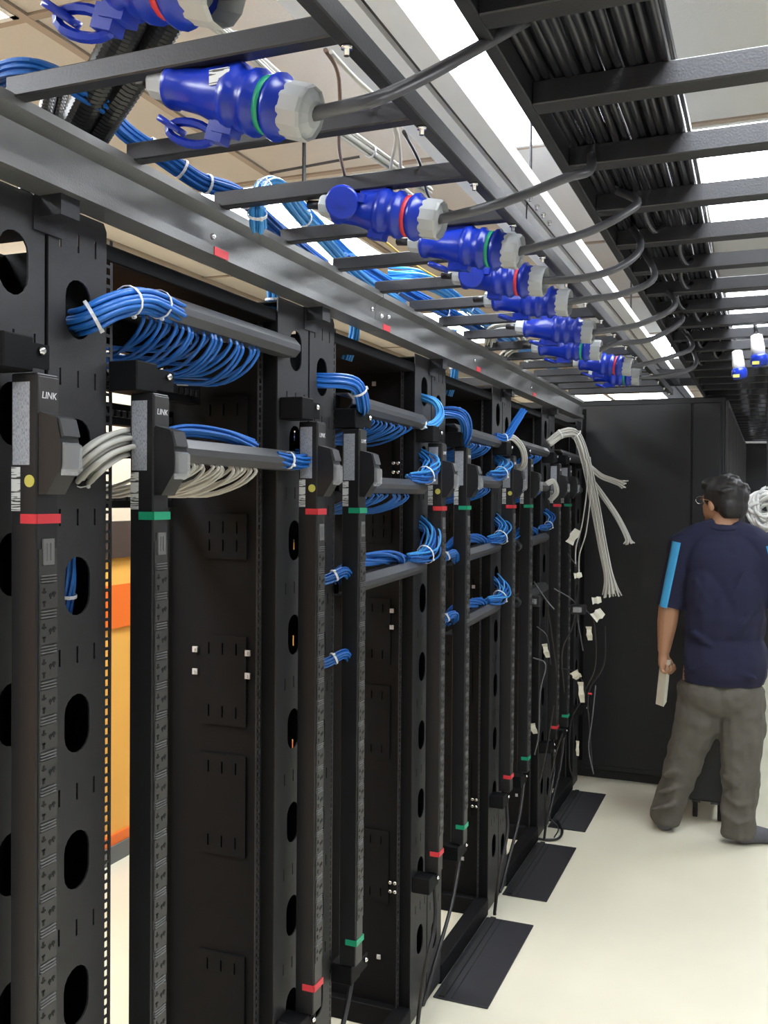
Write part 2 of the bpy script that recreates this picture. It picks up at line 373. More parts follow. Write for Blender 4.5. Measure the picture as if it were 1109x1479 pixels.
# ================================================================== OVERHEAD LADDER LEFT (the big beam is its rail)
XB, XS = -.93, -.462
XR0, XR1, ZR = -.345, .42, H+.61
ZB0, ZB1 = H+.432, H+.54
lad = thing('cable_ladder', (XB, 1.0, ZB0), 'black steel ladder tray on top of the rack row, heavy left beam with red tags', 'cable ladder')
prof = [(-.0, 0), (-.0, .018), (-.024, .026), (-.024, .072), (-.002, .084), (-.002, .098), (-.052, .098), (-.052, .092), (-.030, .092), (-.030, .006), (-.055, .006), (-.055, 0)]
for y0, y1 in ((-.6, 2.30), (2.303, 5.2)):
    MB().prism(prof, lambda u, v, w: (XB+u, w, ZB0+v), y0, y1).build('beam', M['beam'], lad)
MB().bbox(XS-.004, XS+.016, -.6, 4.95, ZB1-.022, ZB1+.008, .002).build('side_rail', M['ladder'], lad)
RUNG = [1.008+.2565*i for i in range(-2, 16)]
rm = MB().bbox(XB-.017, XS-.004, -.012, .012, ZB1-.014, ZB1+.014, .002).mesh('rung', M['ladder'])
bolt = MB().lathe([(0, .007), (.004, .007), (.004, .0035), (.012, .0035)], (0, 0, 0), (0, 0, -1), 8).mesh('bolt', M['chrome'])
for y in RUNG:
    put('rung', rm, lad, (0, y, 0)); put('bolt', bolt, lad, (XS+.006, y, ZB1-.022))
for px, w in ((318, 1), (557, 1), (690, 1), (771, 1)):
    y = at(px, 600, X=XB).y
    MB().box(XB-.001, XB+.0015, y-.024, y+.024, ZB0+.001, ZB0+.016).build('red_tag', M['red_tape'], lad)
    put('screw', SCREWX, lad, (XB-.013, y-.01, ZB0+.038))
put('screw', SCREWX, lad, (XB-.013, 2.36, ZB0+.045)); put('screw', SCREWX, lad, (XB-.013, 2.25, ZB0+.045))
for k in range(5):
    y = seam(k)
    MB().box(-.99, -.945, y-.02, y+.02, ZT-.03, ZB0+.001).box(-.99, -.985, y-.03, y+.03, ZT-.05, ZB0).build('foot_bracket', M['ladder'], lad)

# ================================================================== POWER STRIPS
XPF, XPB = -.920, -.965; ZP0, ZP1 = H-1.15, H+.165
def make_strip():
    """modelled with front-left edge at y=0 (camera side), y runs away from camera"""
    t = thing('power_strip', (0, 0, 0), 'x', 'power strip', 'vertical power strips hung on the rack fronts')
    W = .043; q = W/.056
    MB().bbox(XPB, XPF, 0, W, ZP0, ZP1, .002).build('body', M['pdu'], t)
    MB().box(XPF-.001, XPF+.0012, .004, W-.004, ZP0+.06, ZP1-.24).build('socket_face', M['pdu_front'], t)
    n = MB().bbox(XPF-.001, XPF+.002, .002, W-.002, ZP1-.055, ZP1-.004, .001).build('name_plate', M['pdu_front'], t)
    lg = bpy.data.objects.new('logo', text_mesh('LINK', .0135, M['tie'], lambda u, v, w: (XPF+.0022+w, W/2+u, ZP1-.030+v), shear=.15)); COL.objects.link(lg); lg.parent = n
    MB().box(XPB+.004, XPF-.012, -.0008, .0005, ZP1-.125, ZP1-.012).build('rating_label', M['label'], t)
    MB().box(XPB+.002, XPF-.028, -.0010, .0005, ZP1-.188, ZP1-.128).build('barcode_sticker', M['barcode'], t)
    # breaker housing
    prof = [(XPF-.001, ZP1-.052), (XPF+.030, ZP1-.060), (XPF+.038, ZP1-.095), (XPF+.038, ZP1-.128), (XPF+.014, ZP1-.165), (XPF-.001, ZP1-.165)]
    h = MB().prism(prof, lambda u, v, w: (u, w, v), .003, W-.003).build('breaker_housing', M['pdu'], t)
    cv = [(XPF+.030, ZP1-.062), (XPF+.041, ZP1-.097), (XPF+.043, ZP1-.132), (XPF+.034, ZP1-.140), (XPF+.037, ZP1-.100), (XPF+.028, ZP1-.064)]
    sub('clear_cover', MB().prism([(XPF+.037, ZP1-.094), (XPF+.044, ZP1-.098), (XPF+.045, ZP1-.132), (XPF+.036, ZP1-.139)], lambda u, v, w: (u, w, v), .006, W-.004), M['clear'], h)
    sub('breaker_switch', MB().prism([(XPF+.029, ZP1-.062), (XPF+.034, ZP1-.062), (XPF+.041, ZP1-.086), (XPF+.036, ZP1-.088)], lambda u, v, w: (u, w, v), .006, W-.004), M['duct'], h)
    # sockets: one shared mesh
    so = MB(); so.bbox(0, .0022, .004, W-.004, -.018, .018, .001, 0)
    so.box(.002, .0027, .010, .013, .004, .012, 1).box(.002, .0028, .0075, .0155, .005, .0075, 1).box(.002, .0028, .010, .013, -.014, -.006, 1).box(.002, .0028, .0085, .0145, -.0085, -.006, 1)
    so.box(.002, .0028, .0215, .027, -.001, .003, 1).box(.002, .0028, .028, .034, .001, .005, 1)
    so.box(.002, .0027, .0232, .025, -.004, .004, 1).box(.002, .0027, .030, .032, -.002, .006, 1)
    for i in range(3): so.box(0, .0030, .007, W-.007, .0192+i*.0042, .0205+i*.0042, 2)  # ridges lighter than the face, their highlight put into the colour
    som = so.mesh('socket', [M['pdu_front'], M['hole'], M['ridge']])
    z = ZP1-.305
    while z > ZP0+.115:
        link('socket', som, t, (XPF+.001, 0, z)); z -= .0488
    # indicator window under the breaker
    MB().box(XPF, XPF+.003, .011, W-.011, ZP1-.262, ZP1-.226).box(XPF, XPF+.0042, .017, .020, ZP1-.256, ZP1-.232).box(XPF, XPF+.0042, .024, .027, ZP1-.256, ZP1-.232).build('indicator', [M['ridge']], t)
    return t
strip0 = make_strip()
tape = {}
for c in ('red', 'green'):
    a = MB().box(XPB+.018, XPF+.0032, -.0012, .0005, ZP1-.205, ZP1-.192).box(XPF, XPF+.0034, -.0012, .044, ZP1-.205, ZP1-.192).mesh('tape_marker', M[c+'_tape'])
    b = MB().box(XPB+.018, XPF+.0032, -.0012, .0005, ZP0+.052, ZP0+.066).box(XPF, XPF+.0034, -.0012, .044, ZP0+.052, ZP0+.066).mesh('tape_marker', M[c+'_tape'])
    tape[c] = (a, b)
YST = MB().lathe([(0, .0085), (.001, .0085)], (XPF-.012, -.001, ZP1-.147), (0, 1, 0), 14).mesh('round_sticker', M['yellow'])
PDUP = [(62-5, 'red', 0), (222, 'green', 0), (455, 'red', 1), (513, 'green', 1), (633, 'red', 2), (669, 'green', 2), (738, 'red', 3), (763, 'green', 3), (804, 'red', 4), (821, 'green', 4)]
RY = [1.026, 1.892, 2.755, 3.63, 4.51]; GY = [1.290, 2.125, 3.015, 3.92, 4.77]
WORD = ['nearest to the camera', 'second from the camera', 'third from the camera', 'fourth from the camera', 'farthest from the camera']
for k in range(5):
    for c, y in (('red', RY[k]), ('green', GY[k])):
        s = strip0 if (k == 0 and c == 'red') else copy_tree(strip0)
        if s is not strip0:
            for ch in list(s.children):
                if ch.name.split('.')[0] in ('tape_marker', 'round_sticker', 'power_cord'): bpy.data.objects.remove(ch)
        s.location = (0, y, 0); s['label'] = 'black vertical power strip with %s tape markers, %s of the %s-taped ones' % (c, WORD[k], c)
        for j, me in enumerate(tape[c]): link('tape_marker', me, s, (0, 0, 0))['label'] = c+' tape marker'
        if c == 'red': link('round_sticker', YST, s, (0, 0, 0))['label'] = 'yellow round sticker'
        # cord from the lower end down to the floor
        yb = y+.022; r0 = Vector((-.942, yb, ZP0+.01))
        if c == 'green': pts = [r0, (-.94, yb+.0, ZP0-.05), (-.935, yb-.10, ZP0-.17), (-.945, yb-.24, .16), (-.955, yb-.30, .075), (-.96, yb-.31, .072)]
        else: pts = [r0, (-.94, yb+.005, ZP0-.06), (-.93, yb-.02, ZP0-.16), (-.94, yb-.09, .18), (-.955, yb-.10, .03), (-.955, yb-.10, .012)]
        MB().tube(smooth_path(pts, 6), .0065, 8).build('power_cord', M['black_cable'], s)

# ================================================================== CABLES
def bundle(label, pts, n, cr, m='blue_cable', ties=(), spread=1.0, group=None, name='cable_bundle', loose=None, twist=1.2, seg=6, end_fan=0, parent=None, cat='cable bundle', sp=6, jit=.15):
    P = smooth_path(pts, sp); N = len(P)
    t = parent or thing(name, P[0], label, cat, group)
    rad = cr*math.sqrt(n)*1.12*spread
    # frames
    fr = []; a = (P[1]-P[0]).orthogonal().normalized()
    for i, p in enumerate(P):
        tt = (P[min(i+1, N-1)]-P[max(i-1, 0)]).normalized(); a = (a-tt*a.dot(tt)).normalized(); fr.append((a.copy(), tt.cross(a)))
    for c in range(n):
        r = rad*math.sqrt((c+.5)/n); q0 = c*2.39996; ph = random.uniform(0, 6.28); am = random.uniform(0, jit)
        pp = []
        for i, p in enumerate(P):
            u = i/(N-1); q = q0+twist*u+am*math.sin(ph+u*5)
            k = 1.0
            if loose: k = 1+loose*math.sin(math.pi*u)
            if end_fan: k += end_fan*max(0, (u-.82)/.18)**1.3
            L = r*k*(1+am*math.sin(ph*2+u*7)*.8)
            pp.append(p+fr[i][0]*L*math.cos(q)+fr[i][1]*L*math.sin(q))
        if end_fan:                             # cut to unequal length
            cut = random.choice((0, 0, 1, 1, 2)); pp = pp[:len(pp)-cut]
        MB().tube(pp, cr, seg).build('cable', M[m if isinstance(m, str) else m[c % len(m)]], t)
    for u in ties:
        i = int(u*(N-1)); p = P[i]; k = 1+(loose or 0)*math.sin(math.pi*u)
        ring = [p+(fr[i][0]*math.cos(q)+fr[i][1]*math.sin(q))*(rad*k*.94+cr*1.0) for q in [2*math.pi*j/14 for j in range(15)]]
        tt = (P[min(i+1, N-1)]-P[max(i-1, 0)]).normalized()
        mb = MB(); 
        vs = []; fs = []
        for j, q in enumerate(ring):
            o = (q-p).normalized()
            vs += [q-tt*.0026, q+tt*.0026, q+tt*.0026+o*.0014, q-tt*.0026+o*.0014]
        for j in range(14):
            for e in range(4): fs.append((j*4+e, j*4+(e+1) % 4, (j+1)*4+(e+1) % 4, (j+1)*4+e))
        mb.add(vs, fs); o = (ring[3]-p).normalized(); hd = ring[3]+o*.002
        mb.tube([hd-tt*.003, hd+tt*.004], .003, 6)
        mb.build('cable_tie', M['tie'], t)
    return t
def duct(label, k, x, ya, yb, za, zb, hgt=.042, group='cable ducts across the rack openings'):
    """half-octagonal duct along the rack opening"""
    t = thing('cable_duct', (x, ya, za), label, 'cable duct', group)
    prof = [(-.030, 0), (.004, 0), (.016, .013), (.016, .025), (.001, hgt), (-.030, hgt), (-.030, hgt-.004), (-.001, hgt-.004), (.0125, .024), (.0125, .014), (.002, .004), (-.030, .004)]
    MB().prism(prof, lambda u, v, w: (x+u, ya+(yb-ya)*w, za+(zb-za)*w-hgt+v), 0, 1).build('cover', M['duct'], t)
    MB().box(x-.09, x-.028, yb-.02, yb-.004, zb-hgt+.002, zb-.006).build('support_arm', M['rack_dark'], t)
    MB().box(x-.09, x-.028, ya+.01, ya+.02, za-hgt+.004, za-.008).build('support_arm', M['rack_dark'], t)
    return t
def patch_panel(label, k, z, x=-1.235):
    s0, s1 = seam(k)+.163, seam(k+1)-.178
    t = thing('patch_bay', (x, s0, z), label, 'patch panel', 'patch panels in the rack openings')
    MB().bbox(x-.03, x, s0, s1, z-.022, z+.022, .002).build('panel', M['rack_dark'], t)
    pm = MB().bbox(0, .012, -.007, .007, -.007, .007, .0015).mesh('jack', M['pdu'])
    for i in range(24):
        y = s0+.03+(s1-s0-.06)*i/23; put('jack', pm, t, (x, y, z))
def fan(label, n, a0, a1, b0, b1, sag, cr=.0029, m='blue_cable', name='patch_cables', group='fanned patch cables', boot=True, side=.0):
    """n separate cables leaving a duct (a0..a1) and sweeping back to a patch panel (b0..b1)"""
    a0, a1, b0, b1 = map(Vector, (a0, a1, b0, b1)); t = thing(name, a0, label, 'cables', group)
    for i in range(n):
        u = i/(n-1); A = a0.lerp(a1, u)+Vector((random.uniform(-.006, .004), random.uniform(-.009, .009), 0)); B = b0.lerp(b1, u)+Vector((0, random.uniform(-.012, .012), random.uniform(-.008, .008)))
        dz = B.z-A.z; rz = random.uniform(-.004, .004); ry = random.uniform(-.006, .006); dx = B.x-A.x
        MB().tube(smooth_path([A, A+Vector((.002, 0, dz*.22+rz)), A+Vector((dx*.13, ry*.5, dz*.66-sag*.2+rz)), A+Vector((dx*.42, ry, dz*.98-sag*.6+rz)), A+Vector((dx*.74, (B.y-A.y)*.6, dz-sag*.35)), B], 3), cr, 6).build('cable', M[m], t)
        if boot and i % 4 == 2: MB().tube([B+Vector((.002, 0, 0)), B+Vector((.026, .004, -.001))], .0048, 6).build('connector_boot', M['white'], t)
    return t

# --- rack 0
def op(k): return seam(k)+.139, seam(k+1)-.152
yb0 = seam(1)-.150
duct('upper cable duct of the nearest rack, bright top edge, blue cables below', 0, -.965, 1.352, yb0+.03, H+.345, H+.345)
duct('lower cable duct of the nearest rack, white cables hanging below it', 0, -.965, 1.352, yb0+.03, H+.101, H+.098)
patch_panel('black patch panel behind the upper fan of blue cables in the nearest rack', 0, H+.222, -1.165)
patch_panel('black patch panel behind the white cable fan in the nearest rack', 0, H-.005)
patch_panel('black patch panel between the two cable ducts of the nearest rack', 0, H+.165)
bundle('thick blue tied cable bundle coming out of the side hole of the nearest rack',
       [at(118, 466, X=-1.06), at(114, 464, X=-.995), at(130, 458, X=-.95), at(165, 441, X=-.935), at(200, 433, X=-.94), at(225, 438, X=-.955), (-.968, 1.42, H+.322)], 19, .0042, ties=(.36, .6, .86), group='blue bundles beside the nearest rack', sp=7, seg=8)
fan('wide fan of blue patch cables under the upper duct of the nearest rack', 19, (-.97, 1.33, H+.302), (-.97, 1.73, H+.302), (-1.152, 1.20, H+.238), (-1.152, 1.70, H+.238), .008, cr=.0034)
fan('second deeper layer of blue patch cables under the upper duct of the nearest rack', 8, (-.985, 1.38, H+.302), (-.985, 1.62, H+.302), (-1.152, 1.26, H+.262), (-1.152, 1.52, H+.262), .004, cr=.0034, boot=False)
bundle('loose white cable bundle curving out of the side hole beside the nearest rack',
       [at(118, 684, X=-1.05), at(116, 682, X=-.995), at(126, 668, X=-.955), at(150, 650, X=-.950), at(176, 640, X=-.972), (-.995, 1.335, H+.085), (-.99, 1.42, H+.065)], 13, .0044, 'white_cable', ties=(.2,), group='white bundles', loose=.35, sp=7, seg=8)
fan('fan of white patch cables under the lower duct of the nearest rack', 26, (-.970, 1.36, H+.058), (-.970, 1.72, H+.058), (-1.225, 1.30, H+.012), (-1.225, 1.69, H+.012), .012, .0036, 'white_cable', boot=False)
bundle('blue cables resting on top of the lower duct in the nearest rack',
       [(-.985, 1.38, H+.098), (-.975, 1.46, H+.117), (-.975, 1.60, H+.118), (-.98, 1.72, H+.104)], 9, .0032, ties=(), spread=1.1)
bundle('short blue bundle at the right end of the nearest lower duct',
       [(-.965, 1.78, H+.08), (-.945, 1.86, H+.075), (-.96, 1.93, H+.085), (-1.0, 1.945, H+.09)], 16, .003, ties=(.2,), spread=1.15)
bundle('dark blue cables seen through the oval hole low beside the nearest strip',
       [(-1.02, 1.20, H-.06), (-1.02, 1.205, H-.12), (-1.025, 1.21, H-.16), (-1.03, 1.21, H-.20)], 14, .003, ties=(.7,))
# --- racks 1..3: ducts and bundles by height
spec = {1: [(.247, 'A'), (.052, 'B'), (-.184, 'C')], 2: [(.235, 'A'), (.080, 'B'), (-.165, 'C'), (-.395, 'D')], 3: [(.235, 'A'), (.075, 'B'), (-.160, 'C'), (-.395, 'D')], 4: [(.235, 'A'), (.07, 'B')]}
HW = {'A': 'top', 'B': 'second', 'C': 'third', 'D': 'lowest'}
RW = {1: 'second', 2: 'third', 3: 'fourth', 4: 'last'}
for k, lst in spec.items():
    y0, y1 = op(k)
    for dz, L in lst:
        rise = .02 if L in 'CD' else -.01 if L == 'A' else 0
        duct('%s cable duct in the opening of the %s rack' % (HW[L], RW[k]), k, -.968, y0+.03, y1+.02, H+dz-rise, H+dz)
        patch_panel('patch panel behind the %s duct of the %s rack' % (HW[L], RW[k]), k, H+dz-.09)
        if k <= 3 and not (k == 3 and L == 'D'):
            zz = H+dz
            if L in 'CD':
                bundle('blue cables lying on the %s duct of the %s rack' % (HW[L], RW[k]), [(-.985, y0+.02, zz-.02), (-.98, y0+.12, zz+.018), (-.985, y1-.2, zz+.014), (-.99, y1-.1, zz-.002)], 14, .0034, spread=1.25, twist=5, jit=.6)
            else:
                fan('blue patch cables hanging under the %s duct of the %s rack' % (HW[L], RW[k]), 20, (-.97, y0+.06, zz-.044), (-.97, y1-.1, zz-.044), (-1.222, y0+.05, zz-.085), (-1.222, y1-.12, zz-.085), .012, boot=False)
# entry bundles
def B(label, pts, n=14, cr=.0031, **kw): return bundle(label, pts, n, cr, **kw)
s = seam(1)
B('blue bundle with one tie looping from the oval hole into the second rack top duct', [(-1.04, s+.07, H+.275), (-.985, s+.07, H+.275), (-.925, s+.115, H+.27), (-.925, s+.17, H+.22), (-.965, s+.23, H+.225)], 18, .0034, ties=(.62,))
s = seam(2)
B('light blue bundle bent up at the right end of the second rack top duct', [(-.972, s-.16, H+.222), (-.95, s-.12, H+.215), (-.935, s-.075, H+.25), (-.95, s-.075, H+.29), (-1.0, s-.075, H+.31)], 12, m='cyan_cable', ties=(.12,))
B('blue bundle knotted in front of the oval hole of the third rack', [(-1.04, s+.06, H+.275), (-.99, s+.06, H+.27), (-.925, s+.10, H+.265), (-.92, s+.16, H+.21), (-.955, s+.20, H+.165), (-.965, s+.25, H+.205)], 18, .0034, twist=3, jit=.5)
s = seam(3)
B('blue bundle standing up at the right end of the third rack top duct', [(-.972, s-.17, H+.235), (-.94, s-.12, H+.235), (-.915, s-.06, H+.30), (-.895, s-.03, H+.345)], 14, .003, ties=(.3,), spread=1.1)
B('white bundle looping down beside the third rack top duct', [(-.97, s-.12, H+.22), (-.93, s-.07, H+.235), (-.90, s-.02, H+.19), (-.91, s+.02, H+.13), (-.98, s+.04, H+.12)], 14, .003, m='white_cable')
for k, L, dz in ((1, 'B', .052), (1, 'C', -.184), (2, 'B', .08), (2, 'C', -.165), (2, 'D', -.395), (3, 'C', -.14)):
    s = seam(k+1); z = H+dz
    up = .08 if L == 'C' and k == 1 else .055
    B('upright blue bundle at the right end of the %s duct in the %s rack' % (HW[L], RW[k]), [(-.975, s-.24, z+.004), (-.955, s-.17, z+.008), (-.945, s-.125, z+.03), (-.952, s-.10, z+up), (-.995, s-.09, z+up+.03)], 15 if k < 3 else 7, .003, m=['blue_cable', 'cyan_cable', 'blue_cable'], ties=(.35,), spread=1.15, twist=1.5, loose=.9, jit=.5, end_fan=.6)
for k in (1, 2):
    s = seam(k)
    for dz, wd in ((-.20, 'third'), (-.40, 'lowest')):
        B('blue bundle between the two strips near the %s duct of the %s rack' % (wd, RW[k]), [(-1.03, s+.07, H+dz+.02), (-.985, s+.075, H+dz), (-.95, s+.12, H+dz+.02), (-.96, s+.17, H+dz-.01)], 12, .003, ties=(.5,))
# --- drooping white bundle at the last rack
wb = bundle('long white cable bundle drooping from the last rack, frayed at its lower end',
       [at(792, 640, Y=4.42), at(812, 626, Y=4.45), at(832, 628, Y=4.5), at(846, 665, Y=4.52), at(858, 720, Y=4.53), at(871, 790, Y=4.54), at(880, 835, Y=4.55), at(884, 862, Y=4.55)], 22, .0034, 'white_cable', ties=(.12, .3), twist=.8, end_fan=1.8, loose=.25, group=None)
bundle(None, [at(852, 675, Y=4.56), at(868, 688, Y=4.58), at(885, 694, Y=4.58), at(904, 700, Y=4.57)], 11, .0034, 'white_cable', end_fan=1.2, parent=wb)
bundle(None, [at(852, 690, Y=4.57), at(868, 712, Y=4.6), at(890, 745, Y=4.6), at(905, 775, Y=4.6), at(908, 786, Y=4.6)], 12, .0034, 'white_cable', end_fan=1.4, parent=wb)
for (a, b, c, d) in ((846, 720, 832, 790), (852, 735, 837, 800)):
    MB().tube(smooth_path([at(a, 660, Y=4.5), at(a+2, 700, Y=4.5), at((a+c)/2+2, (b+d)/2, Y=4.5), at(c, d, Y=4.5), at(c-1, d+28, Y=4.5)], 6), .0032, 6).build('cable', M['white_cable'], wb)
B('small white bundle between the fourth and last power strips', [(-.97, 4.42, H+.06), (-.94, 4.46, H+.08), (-.93, 4.49, H+.03), (-.96, 4.50, H-.01)], 12, .003, m='white_cable')

# --- tagged loose black wires by the last racks
tm_ = [((771, 840), (790, 868), (800, 880)), ((775, 905), (790, 920), (795, 960)), ((820, 800), (835, 830), (828, 900), (812, 940), (815, 1000)), ((770, 950), (788, 960), (780, 1000), (778, 1060), (772, 1090)),
       ((810, 965), (832, 972), (845, 1000), (825, 1040), (822, 1100), (828, 1125)), ((874, 905), (872, 960), (850, 1000), (852, 1060), (856, 1115)), ((800, 850), (830, 870), (835, 900), (842, 940)),
       ((790, 870), (800, 940), (806, 985)), ((845, 880), (858, 900), (860, 960), (846, 995)), ((860, 990), (855, 1040), (850, 1080), (857, 1118)), ((800, 1020), (790, 1080), (780, 1130)), ((812, 1060), (800, 1100), (790, 1170), (806, 1195), (800, 1210))]
lw = thing('loose_wires', at(812, 1000, Y=4.35), 'tangle of thin loose black wires hanging beside the last power strips', 'wires')
for i, pts in enumerate(tm_):
    Y = 4.05 if pts[0][0] < 780 else 4.4
    MB().tube(smooth_path([at(x, y, Y=Y+.02*math.sin(i+j)) for j, (x, y) in enumerate(pts)], 5), .0032, 6).build('wire', M['black_cable'] if i % 3 else M['grey_cable'], lw)
tags = [((822, 785), (834, 765), 13, 'white paper tag on the wires just left of the drooping white bundle, topmost'), ((829, 832), (840, 830), 9, 'small bright white tag left of the frayed white bundle end'),
        ((786, 930), (791, 950), 8, 'thin folded tag above the fourth rack wires'), ((855, 868), (868, 866), 11, 'white tag just below the frayed white bundle end'), ((857, 893), (870, 883), 16, 'largest tilted white tag, below the frayed bundle'),
        ((850, 905), (852, 925), 9, 'narrow white tag hanging below the tilted one'), ((828, 970), (836, 980), 14, 'crumpled white tag at mid height on the wires'), ((838, 985), (841, 1015), 9, 'long thin white tag hanging mid height'),
        ((768, 1045), (773, 1060), 9, 'white tag on the fourth rack beside the green tape'), ((834, 1070), (834, 1092), 5, 'very thin white tag near the floor by the last rack')]
for (x0, y0), (x1, y1), wd, lab in tags:
    Y = 4.0 if x0 < 800 else 4.36
    A, Bp = at(x0, y0, Y=Y), at(x1, y1, Y=Y+.02); d = (Bp-A); n = d.normalized(); sd = n.cross(Vector((0, 1, 0))).normalized()*wd/1380*4.3*.5
    mb = MB(); nn = 5; vs = []; fs = []
    for i in range(nn+1):
        p = A.lerp(Bp, i/nn)+Vector((0, .004*math.sin(i*1.7), 0)); 
        for sgn in (-1, 1):
            for th in (0, .0008): vs.append(p+sd*sgn*(.85+.15*math.cos(i*2))+Vector((0, th, 0)))
    for i in range(nn):
        a = i*4; b = a+4; fs += [(a, a+2, b+2, b), (a+1, b+1, b+3, a+3), (a, b, b+1, a+1), (a+2, a+3, b+3, b+2)]
    fs += [(0, 1, 3, 2), (nn*4, nn*4+2, nn*4+3, nn*4+1)]
    mb.add(vs, fs); tag(mb.build('paper_tag', M['paper']), lab, 'tag', 'white tags on the loose wires')
for (x, y), nm in (((770, 868), 'upper'), ((835, 880), 'lower')):
    p = at(x, y, Y=4.02 if x < 800 else 4.4); t = thing('cable_socket', p, 'small black inline socket with clear cover hanging among the wires, %s one' % ('left' if nm == 'upper' else 'right'), 'socket')
    MB().bbox(p.x-.035, p.x+.035, p.y-.02, p.y+.02, p.z-.022, p.z+.022, .005).build('body', M['pdu'], t)
    MB().bbox(p.x-.02, p.x+.02, p.y-.026, p.y-.018, p.z-.012, p.z+.012, .002).build('cover', M['clear'], t)
rt = at(852, 1002, Y=4.35)
MB().tube([rt+Vector((-.008, 0, 0)), rt+Vector((.008, 0, 0))], .0045, 8).build('wire_marker', M['red_tape'], lw)['label'] = 'red wire marker'

# ================================================================== BLUE INDUSTRIAL CONNECTORS ON THE RUNGS
def connector(y, xl, xr, zl, zr, band, label, lid, cable_pts=None, name='plug_coupler', sc=1.0, group='blue power couplers on the ladder rungs'):
    A = Vector((xl, y, zl)); Bq = Vector((xr, y, zr)); ax = (Bq-A).normalized(); L = (Bq-A).length; f = L/.27
    t = thing(name, A, label, 'power coupler', group)
    MB().lathe([(0, .010), (.002, .019), (.006, .021), (.024, .021), (.026, .024), (.034, .025)], A, ax, 10, smooth=False).build('small_gland', M['gland'], t)
    o = A+ax*.032*f
    MB().lathe([(0, .024), (.004, .029), (.012, .029), (.016, .026), (.050, .028), (.070, .033), (.105*f, .036), (.112*f, .036)], o, ax, 20).build('socket_body', M['plug_blue'], t)
    o2 = o+ax*.105*f
    MB().lathe([(0, .038), (.010, .041), (.014, .041), (.018, .037), (.030, .036), (.034, .040), (.040, .040), (.044, .035), (.060, .033), (.064, .039), (.070, .040), (.074, .034), (.086, .032)], o2, ax, 20).build('plug_body', M['plug_blue'], t)
    if band: MB().lathe([(0, .0345), (.0075, .0345)], o2+ax*.0505, ax, 20).build('marker_band', M[band+'_tape'], t)['label'] = band+' marker band'
    o3 = o2+ax*.080
    e = L-(o3-A).length
    MB().lathe([(0, .030), (.003, .033), (.030, .033), (.034, .031), (e*.78, .029), (e*.88, .024), (e, .016)], o3, ax, 12, smooth=False).build('large_gland', M['gland'], t)
    # key ridge on top and hinged lid
    up = Vector((0, 0, 1)); up = (up-ax*up.dot(ax)).normalized(); sd = ax.cross(up)
    rb = MB()
    def obox(mb, c, a, b, cc, ha, hb, hc):
        vs = [c+a*(i*ha)+b*(j*hb)+cc*(k*hc) for i in (-1, 1) for j in (-1, 1) for k in (-1, 1)]
        mb.add(vs, [(0, 1, 3, 2), (4, 6, 7, 5), (0, 4, 5, 1), (2, 3, 7, 6), (0, 2, 6, 4), (1, 5, 7, 3)])
    obox(rb, o+ax*.085*f+up*.034, ax, up, sd, .028*f, .009, .012); rb.build('latch', M['plug_blue'], t)
    rb = MB(); obox(rb, o2+ax*.004-up*.036, ax, up, sd, .014, .010, .012); rb.build('hinge', M['plug_blue'], t)
    lb = MB()
    if lid == 'loop':      # lid hanging open below, seen edge-on
        c = o+ax*.052*f-up*.052
        ring = [c+ax*(.034*math.cos(q))-up*(-.013*math.sin(q))+sd*(.0) for q in [2*math.pi*j/16 for j in range(17)]]
        lb.tube(ring, .0055, 6, caps=False); obox(lb, o2-ax*.006-up*.045, ax, up, sd, .012, .012, .010)
        lb.lathe([(-.004, .020), (.004, .020)], c-ax*.030+up*.004, (ax*.3+up).normalized(), 14)
    elif lid == 'disc':    # round lid facing the camera
        c = o+ax*.030*f-sd*.030-up*.004; n = Vector((.25, -1, -.35)).normalized()
        lb.lathe([(-.004, .026), (.0, .029), (.006, .029), (.009, .026)], Vector((o.x+.030, y-.036, o.z-.006)), n, 20)
        lb.lathe([(.0, .010), (.011, .010)], Vector((o.x+.030, y-.036, o.z-.006)), n, 4, smooth=False)
        obox(lb, Vector((o.x+.055, y-.032, o.z)), ax, up, sd, .016, .007, .005)
    else:
        lb.lathe([(-.004, .022), (.004, .022)], o+ax*.05*f-up*.044, (up+ax*.2).normalized(), 18); obox(lb, o2-ax*.012-up*.040, ax, up, sd, .012, .008, .008)
    lb.build('hinged_lid', M['plug_blue'], t)
    if lid == 'loop':
        MB().box(xl+.105, xl+.132, y-.0365, y-.034, (zl+zr)/2+.002, (zl+zr)/2+.020).build('barcode_sticker', M['barcode'], t)
    MB().tube([A-ax*.03+Vector((0, .01, .0)), A+ax*.004], .008, 8).build('tail_cable', M['black_cable'], t)
    if cable_pts:
        MB().tube(smooth_path([Bq-ax*.004]+cable_pts, 6), .0085, 10).build('power_cable', M['grey_cable'], t)
    return t
zt = ZB1+.026
